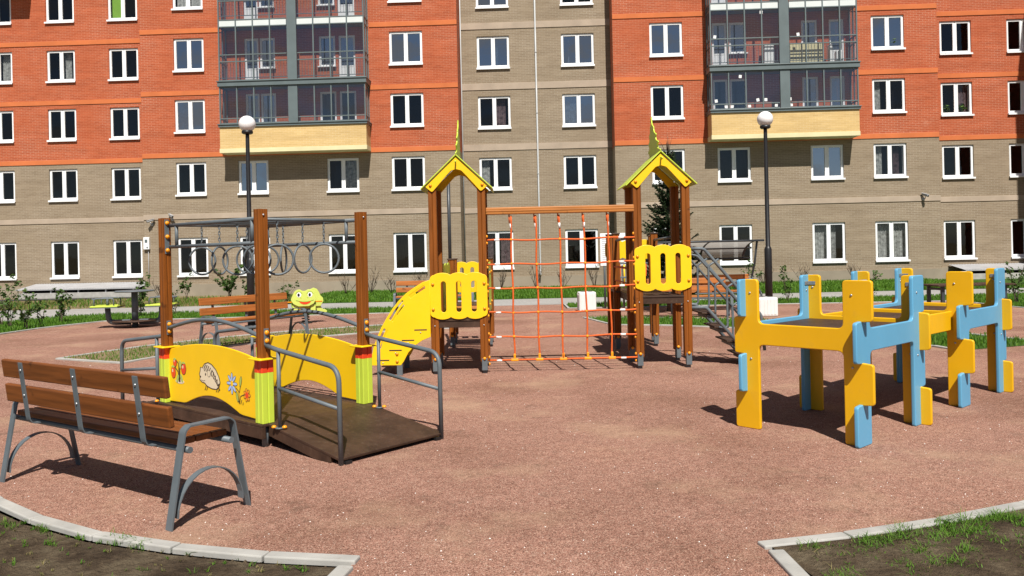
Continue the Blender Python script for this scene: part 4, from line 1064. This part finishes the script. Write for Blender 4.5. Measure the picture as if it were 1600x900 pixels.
# stair with quarter round yellow cheeks on the left
arcp = [(-1.105, 1.265), (-1.20, 1.235), (-1.31, 1.17), (-1.42, 1.095), (-1.52, 1.00), (-1.61, .89), (-1.69, .77), (-1.76, .65), (-1.82, .52), (-1.87, .39), (-1.90, .26), (-1.90, .14)]
low = [(-1.51, .135), (-1.47, .19), (-1.41, .30), (-1.33, .385), (-1.22, .46), (-1.105, .505)]
def offs(k0, k1, d):
    P = [Vector((x, z)) for x, z in arcp]; o = []
    for k in range(k0, k1 + 1):
        t = (P[min(k + 1, len(P) - 1)] - P[max(k - 1, 0)]).normalized(); o.append(P[k] + Vector((-t.y, t.x)) * d)
    return o
def arc_slot(k0, k1, d0, d1):
    a = offs(k0, k1, d0); b = offs(k0, k1, d1); return rpoly([(p.x, p.y) for p in a + b[::-1]], .012, 3)
def seg_slot(i0, i1, d0=.045, d1=.09):
    return arc_slot(i0, i1, d0, d1)
for y in (10.66, 11.40):
    st = panel('stair_cheek', [arcp + low, seg_slot(1, 3), seg_slot(4, 6, .035, .065), seg_slot(4, 6, .085, .10), seg_slot(7, 9, .035, .065), seg_slot(7, 9, .085, .10), circ(-1.475, .985, .014)], .018, at_y(y), M_yel, cf)
    if y < 11: caps(st, [(-1.56, y - .009, z) for z in (.29, .19)], (0, -1, 0))
for (x, z) in ((-1.24, .60), (-1.41, .465), (-1.58, .335), (-1.75, .205)):
    bm = BM(); box(bm, (x, 11.03, z), (.17, .76, .02), .003); s = obj('stair_tread', bm, M_hpl, cf); caps(s, [(x, 10.65, z - .035)], (0, -1, 0), bolt_mesh(), 'bolt')
for y in (10.68, 11.38):
    bm = BM(); box(bm, (-1.53, y, .07), (.075, .05, .2), .004); obj('foot', bm, M_grey, cf)
# grey tube stair on the right
for y in (10.86, 11.50):
    bm = BM()
    tube(bm, rounded([(2.40, y, .80), (2.62, y, .80), (3.32, y, -.02)], .08, 6), .024, 12)
    tube(bm, rounded([(2.40, y, 1.60), (2.60, y, 1.60), (3.36, y, .68), (3.40, y, .2)], [0, .10, .12, 0], 6), .022, 12)
    tube(bm, rounded([(2.40, y + .03, 1.53), (2.52, y + .03, 1.50), (3.30, y + .03, .58)], .1, 6), .016, 10)
    for k in range(3):
        x = 2.64 + .245 * k; zs = .80 - (x - 2.62) * 1.17; zt = 1.60 - (x - 2.60) * 1.21
        tube(bm, rounded([(x + .16, y, zt - .10), (x + .02, y, zt - .19), (x + .02, y, zs + .02), (x - .10, y, zs - .06 + .1)], .06, 5), .015, 10)
    obj('stair_rail', bm, M_grey, cf)
for k in range(4):
    x = 2.66 + .165 * k; z = .72 - .195 * k
    bm = BM(); box(bm, (x, 11.18, z), (.20, .62, .022), .004); s = obj('stair_tread', bm, M_hpl, cf)
    bm = BM(); box(bm, (x + .03, 11.18, z - .05), (.10, .56, .05), .004); obj('tread_bracket', bm, M_grey, s)
# low rear modules
for (x, y) in ((-1.05, 13.75), (-.40, 13.75), (-1.05, 14.4), (-.40, 14.4)): short_post(x, y, 1.50)
bm = BM(); tube(bm, [(-1.075, 13.85, 1.2), (-1.075, 13.85, 3.0)], .03, 10); obj('mast', bm, M_greyd, cf)
bm = BM(); box(bm, (-.725, 14.07, .72), (.70, .78, .03), .004); box(bm, (-.725, 13.74, .66), (.55, .05, .09)); obj('deck', bm, M_hpl, cf)
wavy_panel(-1.08, -.37, .90, 1.46, 14.47)
bm = BM()
for k in range(9): box(bm, (-.725, 11.62 + .24 * k, .70), (.62, .13, .03), .005)
for x in (-.98, -.47): tube(bm, [(x, 11.5, .66), (x, 13.7, .66)], .02, 8)
obj('slat_bridge', bm, M_woodx, cf)
wv = [(11.55 + 2.1 * k / 30, 1.42 + .04 * abs(math.sin(k / 30 * math.pi * 4))) for k in range(31)]
for x in (-1.07, -.375):
    sp_ = panel('side_panel', [wv + [(13.65, .66), (11.55, .66)]] + [slot(11.8 + .28 * k, 1.04, .08, .48) for k in range(7)], .018, at_x(x), M_lime, cf)
    if x > -1: caps(sp_, [(x + .01, y, z) for y in (11.7, 12.6, 13.5) for z in (.8, 1.3)], (1, 0, 0))
for (x, y, z) in ((1.69, 13.0, 1.86), (2.36, 13.3, 1.86), (2.42, 13.85, 1.83), (1.69, 13.85, 1.86)): short_post(x, y, z)
bm = BM(); box(bm, (2.03, 13.42, .93), (.74, .95, .03), .004); box(bm, (2.03, 12.2, .93), (.60, 1.5, .03), .004)
for x in (1.76, 2.30): box(bm, (x, 12.4, .875), (.05, 2.0, .085), .004)
obj('deck', bm, M_hpl, cf)
wavy_panel(1.62, 2.48, 1.44, 1.78, 13.93, slots=0)
bm = BM()
yb_ = BM()
for k in range(9): tube(yb_ if k % 2 else bm, [(1.72 + .075 * k, 13.92, .95), (1.72 + .075 * k, 13.92, 1.36)], .014, 8)
rl_ = obj('barrier_bar', bm, M_rope, cf); obj('barrier_bar', yb_, M_yel, cf)
bm = BM(); box(bm, (2.03, 13.92, 1.37), (.70, .03, .03), .004); box(bm, (2.03, 13.92, 1.13), (.70, .03, .03), .004); obj('barrier_rail', bm, M_grey, cf)
bm = BM()
for k in range(0): tube(bm, [(1.66, 11.75 + .17 * k, .95), (1.66, 11.75 + .17 * k, 1.34)], .012, 8)
tube(bm, [(1.66, 11.6, 1.34), (1.66, 12.95, 1.34)], .016, 8); tube(bm, [(1.66, 11.6, 1.12), (1.66, 12.95, 1.12)], .012, 8)
obj('barrier_bar', bm, M_rope, cf)
bm = BM(); tube(bm, [(2.36, 13.3, 1.76), (2.38, 11.6, 1.78)], .02, 8); tube(bm, [(1.69, 13.0, 1.76), (1.70, 11.6, 1.78)], .02, 8); obj('upper_rail', bm, M_grey, cf)

# ------------------------------------------------------------------ yellow and blue play house frames
ph = thing('play_cube', 'yellow and blue interlocking panel play cubes with brown decks, joined in a row', 'play cube', (2.75, 6.35, 0), math.atan2(.667, .745))
LB, LA = 1.03, 1.12          # clear sizes: LB along local y (yellow), LA along local x (blue)
Q = 1.33 / 4; TH = .034
def hpanel(L, l0, l1, top=1.32):
    """H shaped sheet: two notched uprights and a cross bar. lead=1: outer tabs in quarters 1 and 3 at u=0 side."""
    W = .135; T = .105; g = .004; o = []
    def tabs(side):
        # list of (z0, z1, wide) from top
        ph_ = l0 if side == 0 else l1
        return [(1 - k % 2 if ph_ else k % 2) for k in range(4)]
    # left side going up from bottom (u = 0 side, outward negative)
    P = []; Rr = []
    def add(u, z, r): P.append((u, z)); Rr.append(r)
    tl = tabs(0); tr = tabs(1)
    add(W, 0, .02)
    prev = None
    for k in (3, 2, 1, 0):
        u = -T if tl[k] else -.012
        z0, z1 = top - (k + 1) * top / 4 + (g if k < 3 else 0), top - k * top / 4 - (g if k > 0 else 0)
        add(u, z0, .028 if tl[k] else .006); add(u, z1, .028 if tl[k] or k == 0 else .006)
    add(W, top, .035); add(W, .93, .05); add(L - W, .93, .05); add(L - W, top, .035)
    for k in (0, 1, 2, 3):
        u = L + T if tr[k] else L + .012
        z0, z1 = top - (k + 1) * top / 4 + (g if k < 3 else 0), top - k * top / 4 - (g if k > 0 else 0)
        add(u, z1, .028 if tr[k] or k == 0 else .006); add(u, z0, .028 if tr[k] else .006)
    add(L - W, 0, .02); add(L - W, .745, .05); add(W, .745, .05)
    # drop order: P starts at (W,0) then left leg outer edge bottom-up, top, crossbar, right leg, bottom, underside of bar
    return rpoly(P, Rr, 4)
def yel(x, l0, l1):
    p = panel('yellow_panel', [hpanel(LB, l0, l1)], TH, at_x(x), M_yelp, ph, .007)
    caps(p, [(x - TH / 2, u, z) for u in (.06, LB - .06) for z in (1.20, .62)], (-1, 0, 0), bolt_mesh(), 'bolt')
def blu(y, x0, l0, l1):
    p = panel('blue_panel', [[(x0 + u, v) for u, v in hpanel(LA, l0, l1)]], TH, at_y(y), M_blue, ph, .007)
    caps(p, [(x0 + u, y - TH / 2, z) for u in (.07, LA - .06) for z in (1.17, .62)], (0, -1, 0), bolt_mesh(), 'bolt')
for x0 in (0.0, 2.18):
    yel(x0, 1, 0); yel(x0 + LA, 0, 0); blu(0.0, x0, 0, 1); blu(LB, x0, 1, 1)
    bm = BM(); box(bm, (x0 + LA / 2, LB / 2, .885), (LA - .05, LB - .05, .02), .003); obj('deck', bm, M_hpl, ph)
    for (sx, sy) in ((0, 0), (0, 1), (1, 0), (1, 1)):
        bm = BM(); cx_, cy_ = x0 + (.09 if sx == 0 else LA - .09), (.03 if sy == 0 else LB - .03)
        xx = x0 + (TH / 2 + .004 if sx == 0 else LA - TH / 2 - .004); yy = (TH / 2 + .004 if sy == 0 else LB - TH / 2 - .004)
        dx, dy = (1 if sx == 0 else -1), (1 if sy == 0 else -1)
        box(bm, (xx + dx * .035, yy, 1.24), (.07, .006, .035), .002); box(bm, (xx, yy + dy * .035, 1.24), (.006, .07, .035), .002)
        obj('corner_bracket', bm, M_galv, ph)
for y in (.10, LB - .10):
    panel('yellow_link_bar', [rpoly([(LA + .02, .745), (2.16, .745), (2.16, .93), (LA + .02, .93)], .004)], TH, at_y(y), M_yelp, ph, .006)
bm = BM(); box(bm, ((LA + 2.18) / 2, LB / 2, .885), (2.18 - LA - .06, LB - .26, .02), .003); obj('deck', bm, M_hpl, ph)

# ------------------------------------------------------------------ carousel, frog, bins, sign, canopy, table
ca = thing('carousel', 'grey steel carousel with a centre wheel and lime green seats on curved arms', 'carousel', (-9.22, 19.5, 0), R(10))
bm = BM(); lathe(bm, [(.07, -.02), (.07, .10), (.10, .11), (.10, .14)], sides=16); lathe(bm, [(.075, .17), (.075, .86)], sides=18); obj('centre_post', bm, M_grey, ca)
bm = BM(); lathe(bm, [(.50, .145), (.52, .155), (.50, .17)], sides=32); obj('footplate', bm, M_hpl, ca)
bm = BM(); lathe(bm, [(.42, .855), (.45, .865), (.45, .885), (.42, .895)], sides=36); obj('hand_wheel', bm, M_grey, ca)
for k in range(2):
    a = math.pi * k; m = Matrix.Rotation(a, 4, 'Z')
    bm = BM(); tube(bm, [m @ p for p in rounded([(.1, 0, .13), (.60, 0, .13), (.62, 0, .50)], .16, 8)], .065, 12); ar = obj('seat_arm', bm, M_grey, ca)
    bm = BM(); box(bm, (.62, -.17, .53), (.62, .28, .04), .014, M=m); box(bm, (.62, .17, .53), (.62, .28, .04), .014, M=m); st = obj('seat', bm, M_lime, ca)
    bm = BM()
    for y in (-.27, .27): tube(bm, [m @ p for p in rounded([(.40, y, .53), (.40, y, .72), (.84, y, .72), (.84, y, .53)], .06, 5)], .017, 8)
    tube(bm, [m @ p for p in rounded([(.84, -.27, .70), (.98, 0, .71), (.84, .27, .70)], .1, 5)], .017, 8); tube(bm, [m @ Vector(p) for p in ((.62, 0, .53), (.62, 0, .74))], .03, 8); box(bm, (.62, 0, .502), (.64, .66, .016), M=m); obj('seat_rail', bm, M_grey, st)

M_frog = paint('pale_lime_board', (0.54, 0.62, 0.12), 0.5, 0.06, 3)
fg = thing('spring_rider', 'lime green smiling frog spring rider beside the far bench', 'spring rider', (-5.05, 19.45, 0), R(14))
bm = BM(); tube(bm, [(.085 * math.cos(a), .085 * math.sin(a), .03 + .30 * a / (2 * math.pi * 5)) for a in [2 * math.pi * 5 * k / 90 for k in range(91)]], .014, 7); obj('spring', bm, M_black, fg)
bm = BM(); lathe(bm, [(.16, 0), (.16, .03), (.12, .035)], sides=18); lathe(bm, [(.12, .33), (.12, .36)], sides=18); obj('spring_plate', bm, M_black, fg)
bodyo = rpoly([(-.02, .28), (.36, .22), (.52, .25), (.50, .30), (.40, .33), (.36, .40), (.43, .52), (.42, .60), (.36, .66), (.33, .74), (.28, .82), (.20, .855), (.12, .82), (.06, .74), (-.25, .70), (-.30, .40), (-.26, .30)], .05)
panel('body_panel', [bodyo], .03, at_y(.14), M_frog, fg)
panel('belly_panel', [rpoly([(-.30, .27), (-.34, .50), (-.20, .62), (.18, .62), (.26, .48), (.20, .27)], .06)], .02, at_y(-.02), M_limed, fg)
panel('belly_patch', [rpoly([(-.15, .28), (-.17, .46), (.11, .46), (.10, .28)], .03)], .006, at_y(-.036), M_yel, fg)
for x in (-.235, .185): panel('front_leg', [rpoly([(x - .06, .25), (x - .07, .46), (x + .06, .46), (x + .05, .25)], .04)], .012, at_y(-.04), M_frog, fg)
face = rpoly([(-.34, .58), (-.30, .68), (-.25, .78), (-.20, .82), (-.12, .83), (-.06, .79), (.0, .79), (.07, .83), (.15, .82), (.20, .78), (.23, .68), (.25, .58), (.20, .48), (.08, .42), (-.16, .42), (-.28, .48)], .05)
fc = panel('face_panel', [face], .02, at_y(-.09), M_frog, fg)
yy = -.102
for x in (-.145, .115):
    panel('eye', [circ(x, .70, .055, .062)], .004, at_y(yy), M_white, fc, .001); panel('pupil', [circ(x - .008, .695, .028, .04)], .004, at_y(yy - .003), M_black, fc, .001)
    panel('eyelid', [line([(x - .075, .72), (x - .05, .76), (x, .78), (x + .05, .76), (x + .075, .72)], .010)], .003, at_y(yy - .002), M_limed, fc, .001)
panel('mouth', [[(-.15, .545), (-.05, .525), (.04, .525), (.14, .545), (.10, .495), (.03, .465), (-.05, .465), (-.11, .495)]], .004, at_y(yy), M_red, fc, .001)
panel('mouth_line', [line([(-.22, .57), (-.15, .55), (-.05, .53), (.04, .53), (.14, .55), (.20, .57)], .010)], .004, at_y(yy - .003), M_limed, fc, .001)
for x in (-.10, .06): panel('nostril', [circ(x, .625, .012, .008)], .004, at_y(yy), M_limed, fc, .001)
bm = BM(); tube(bm, [(-.42, .02, .52), (.40, .02, .52)], .016, 8); obj('handle_bar', bm, M_cap, fg)
bm = BM(); box(bm, (-.02, .12, .36), (.3, .30, .03), .01); obj('seat', bm, M_limed, fg)

def litter_bin(loc, label, w, h):
    o = thing('litter_bin', label, 'litter bin', loc, 0.05, 'white concrete litter bins')
    bm = BM(); box(bm, (0, 0, h / 2), (w, w, h), .035, seg=3)
    for k in range(5): box(bm, ((k - 2) * w * .17, -w / 2, h * .5), (w * .12, .016, h * .80), .006); box(bm, (-w / 2, (k - 2) * w * .17, h * .5), (.016, w * .12, h * .80), .006)
    obj('bin_body', bm, M_wconc, o)
    bm = BM(); lathe(bm, [(w * .36, h + .001), (w * .36, h + .012), (w * .30, h + .012)], sides=24); obj('liner_rim', bm, M_galv, o)
litter_bin((1.96, 21.3, 0), 'white square litter bin seen through the rope net', .45, .52)
litter_bin((5.85, 18.6, 0), 'white square litter bin at the foot of the lamp post by the blue panel', .46, .44)

sg = thing('notice_board', 'white notice board on a thin grey post between net and right tower', 'sign', (2.78, 22.2, 0), 0)
bm = BM(); tube(bm, [(-.22, .03, 0), (-.22, .03, 2.05)], .03, 10); tube(bm, [(.30, .03, 0), (.30, .03, 2.05)], .03, 10); obj('post', bm, M_grey, sg)
bm = BM(); box(bm, (.02, 0, 1.63), (.70, .02, .90), .006); bo = obj('board', bm, M_frame, sg)
bm = BM()
for k in range(13):
    wd = rnd.uniform(.30, .52); box(bm, (-.28 + wd / 2, -.0115, 1.97 - .055 * k), (wd, .002, .014))
obj('printed_text', bm, M_roofc, bo)

cn = thing('bench_canopy', 'curved smoky plastic canopy on grey steel posts over the right rear bench', 'canopy', (4.7, 20.35, 0), .05)
bm = BM(); prof = [(.62 - 1.15 * math.sin(math.pi / 2 * k / 12), 1.30 + .45 * (1 - math.cos(math.pi / 2 * k / 12)) * .35 + .45 * .65 * math.sin(math.pi / 2 * k / 12)) for k in range(13)]
prof = [(.62 - 1.15 * (1 - math.cos(math.pi / 2 * k / 12)), 1.32 + .45 * math.sin(math.pi / 2 * k / 12)) for k in range(13)]
xs = [-2.0 + 3.4 * k / 3 for k in range(4)]
for (ya, za), (yb, zb) in zip(prof, prof[1:]): quad(bm, [(-2.0, ya, za), (1.4, ya, za), (1.4, yb, zb), (-2.0, yb, zb)])
obj('canopy_sheet', bm, M_poly, cn)
bm = BM()
for x in xs: strap(bm, [(x, y, z + .012) for y, z in prof], (1, 0, 0), .05, .03)
for y, z in (prof[0], prof[5], prof[-1]): tube(bm, [(-2.05, y, z), (1.55, y, z)], .026, 8)
obj('canopy_rib', bm, M_greyd, cn)
for x in (xs[1], xs[-1]):
    bm = BM(); tube(bm, rounded([(x, prof[-1][0] + .08, prof[-1][1]), (x, -.25, 1.2), (x - .03, -.1, .85), (x + .06, -.5, .45), (x + .04, -.62, 0)], .08), .028, 8); obj('post', bm, M_greyd, cn)

tb = thing('outdoor_table', 'dark steel framed table with a plank top at the right edge behind the play cubes', 'table', (10.2, 18.0, 0), R(4))
bm = BM()
for k in range(4): box(bm, (0, -.3 + .2 * k, .66), (1.8, .19, .035), .006)
obj('table_top', bm, M_hpl, tb)
for x in (-.72, .72):
    for y in (-.26, .26):
        bm = BM(); box(bm, (x, y, .32), (.07, .07, .64), .006); obj('leg', bm, M_greyd, tb)
    bm = BM(); box(bm, (x, 0, .12), (.05, .46, .05), .004); box(bm, (x, 0, .58), (.05, .46, .05), .004); obj('cross_rail', bm, M_greyd, tb)

# ------------------------------------------------------------------ planting
def sapling(loc, h, spread, stems, nl, ls, label, seed, group='young leafy saplings', top=0.22):
    rq = random.Random(seed); o = thing('sapling', label, 'shrub', loc, 0, group)
    bm = BM(); lf = BM(); stems += 2
    for s in range(stems):
        a = rq.uniform(0, 6.28); hh = h * rq.uniform(.5, 1.05); sp = spread * rq.uniform(.5, 1.5)
        pts = [Vector((math.cos(a) * sp * t * t + .04 * math.sin(5 * t + s), math.sin(a) * sp * t * t, hh * t)) for t in [k / 8 for k in range(9)]]
        tube(bm, pts, [.010 * (1 - .75 * k / 8) * (h ** .5) for k in range(9)], 5)
        for _ in range(max(4, nl // stems // 5)):
            t = rq.uniform(top, 1.03); k = min(7, int(t * 8)); p = pts[k].lerp(pts[min(8, k + 1)], min(1, t * 8 - k)); ang = rq.uniform(0, 6.28); rr = rq.uniform(.05, .16) * (1.2 - t * .8)
            q = p + Vector((math.cos(ang) * rr, math.sin(ang) * rr, rr * .7)); tube(bm, [p, q], [.004, .002], 3)
            leaf_cloud(lf, rq, q, .075, rq.randint(4, 9), ls * 1.15)
    obj('stem', bm, M_bark, o); obj('foliage', lf, M_leaf, o); return o
SAP = [((-12.6, 20.0, 0), 1.35, .34, 3, 170, .075, 'leggy sapling at the left picture edge, thinly leaved'), ((-13.2, 20.6, 0), 1.15, .30, 3, 150, .075, 'bushy sapling at the left picture edge, shorter and darker'),
       ((-11.95, 19.6, 0), .95, .32, 4, 190, .07, 'low bushy sapling on the left lawn, close to the gravel edge'), ((-12.0, 21.2, 0), 1.05, .32, 3, 190, .075, 'dense sapling on the left lawn, right of the leggy ones'),
       ((-12.0, 20.3, 0), .7, .26, 2, 90, .07, 'smallest sapling on the left lawn, low and thin'), ((-10.55, 22.6, 0), 1.15, .30, 3, 230, .075, 'tall leafy sapling behind the carousel'),
       ((-9.9, 26.0 - 2.6, 0), .85, .2, 2, 60, .06, 'thin sapling seen just right of the left bridge post'), ((-11.5, 32.5, 0), 1.35, .7, 6, 420, .11, 'round leafy bush in front of the wall, seen below the hanging rings'),
       ((-13.3, 32.6, 0), 1.1, .3, 2, 110, .1, 'slim shrub left of the round bush, against the wall'), ((-10.7, 32.4, 0), 1.2, .35, 3, 150, .1, 'leafy shrub against the wall directly behind the left lamp post'),
       ((-7.9, 27.9, 0), .85, .4, 4, 130, .08, 'dark leafy shrub just left of the frog rider'),
       ((7.95, 23.2, 0), 1.05, .2, 2, 130, .07, 'slim sapling right of the right lamp post'), ((7.05, 23.3, 0), 1.25, .2, 3, 190, .07, 'sapling seen past the right end of the canopy'), ((6.5, 23.2, 0), .95, .18, 2, 100, .07, 'sapling seen under the canopy, shorter than the one past its end'),
       ((10.5, 23.4, 0), 1.0, .2, 2, 110, .07, 'small sapling seen between the two blue and yellow cubes'), ((12.95, 20.6, 0), 1.4, .3, 3, 190, .07, 'tall sapling at the right picture edge behind the table')]
for i, (loc, h, sp, ns, nl, ls, lb) in enumerate(SAP): sapling(loc, h, sp, ns, nl, ls, lb, 100 + i)
def twigs(loc, h, label, seed):
    rq = random.Random(seed); o = thing('bare_shrub', label, 'shrub', loc, 0, 'leafless shrubs along the foot of the wall')
    bm = BM()
    for _ in range(9):
        a = rq.uniform(0, 6.28); hh = h * rq.uniform(.5, 1); s = rq.uniform(.1, .5)
        pts = [(math.cos(a) * s * t, math.sin(a) * s * t * .6, hh * t) for t in (0, .35, .7, 1)]
        tube(bm, pts, [.012, .009, .006, .003], 4)
        for _ in range(3):
            t = rq.uniform(.4, .9); b = rq.uniform(0, 6.28); p = Vector((math.cos(a) * s * t, math.sin(a) * s * t * .6, hh * t))
            tube(bm, [p, p + Vector((math.cos(b) * .16, math.sin(b) * .1, .22))], [.008, .004], 4)
    obj('branch', bm, M_bark, o)
TW = [(-6.9, 'between the frog and the right bridge post'), (-5.9, 'just right of the right bridge post'), (-5.0, 'left of the bench behind the yellow stair'), (-3.9, 'over the bench behind the yellow stair'), (-0.5, 'behind the left column of the rope net'), (1.0, 'behind the second column of the rope net'), (2.1, 'behind the middle of the rope net'), (3.4, 'behind the right part of the rope net'), (10.6, 'beside the right lamp post'), (12.2, 'behind the blue panel of the nearest cube'), (14.3, 'behind the front corner of the nearest cube'), (-14.6, 'behind the left bridge post')]
for i, (x, lb) in enumerate(TW): twigs((x, 33.6 + rnd.uniform(-.6, .4), 0), rnd.uniform(.75, 1.25), 'bare twiggy shrub at the wall foot, ' + lb, 300 + i)

def spruce(loc, h, label, seed):
    rq = random.Random(seed); o = thing('spruce_tree', label, 'tree', loc)
    bm = BM(); tube(bm, [(0, 0, 0), (.02, 0, h * .4), (0, .02, h * .75), (0, 0, h)], [.10, .075, .04, .008], 8); obj('trunk', bm, M_bark, o)
    lf = BM(); tw = BM(); z = .35
    while z < h * .97:
        f = 1 - z / h; R0 = .10 + .80 * f ** .8
        nb = int(7 + 6 * f)
        for b in range(nb):
            a = rq.uniform(0, 6.28); L = R0 * rq.uniform(.55, 1.15); d = Vector((math.cos(a), math.sin(a), 0)); rise = rq.uniform(.0, .35)
            pts = [Vector((0, 0, z)) + d * L * t + Vector((0, 0, L * (rise * t - .35 * t * (1 - t)) + .12 * t * t)) for t in (0, .25, .5, .75, 1)]
            tube(tw, pts, [.012, .01, .008, .006, .003], 4)
            n = int(42 * L / .5) + 8
            for k in range(n):
                t = rq.uniform(.15, 1.03); i = min(3, int(t * 4)); p = pts[i].lerp(pts[i + 1], t * 4 - i)
                side = rq.choice((-1, 1)); dd = (d * rq.uniform(.3, .9) + Vector((-d.y, d.x, 0)) * side * rq.uniform(.2, .9) + Vector((0, 0, rq.uniform(-.35, .3)))).normalized()
                l = rq.uniform(.07, .16) * (1.15 - .5 * t); w = Vector((rq.uniform(-1, 1), rq.uniform(-1, 1), rq.uniform(-1, 1))).cross(dd).normalized() * .016
                for q in range(2):
                    w2 = w if q == 0 else w.cross(dd).normalized() * .016
                    quad(lf, [p - w2 * .6, p + dd * l * .5 - w2, p + dd * l, p + dd * l * .5 + w2])
        z += rq.uniform(.07, .12) * (1 + .4 * f)
    obj('branch', tw, M_bark, o); obj('foliage', lf, M_spruce, o, recalc=False)
    bm = BM()
    for _ in range(7):
        a = rq.uniform(0, 6.28); s = rq.uniform(.05, .28); tube(bm, [(0, 0, h * .95), (math.cos(a) * s * .6, math.sin(a) * s, h + .15), (math.cos(a) * s, math.sin(a) * s, h + rq.uniform(.2, .5))], [.010, .006, .002], 4)
    obj('leader_twig', bm, M_bark, o)
spruce((4.05, 20.6, 0), 4.15, 'dark green young spruce seen through the right tower', 77)
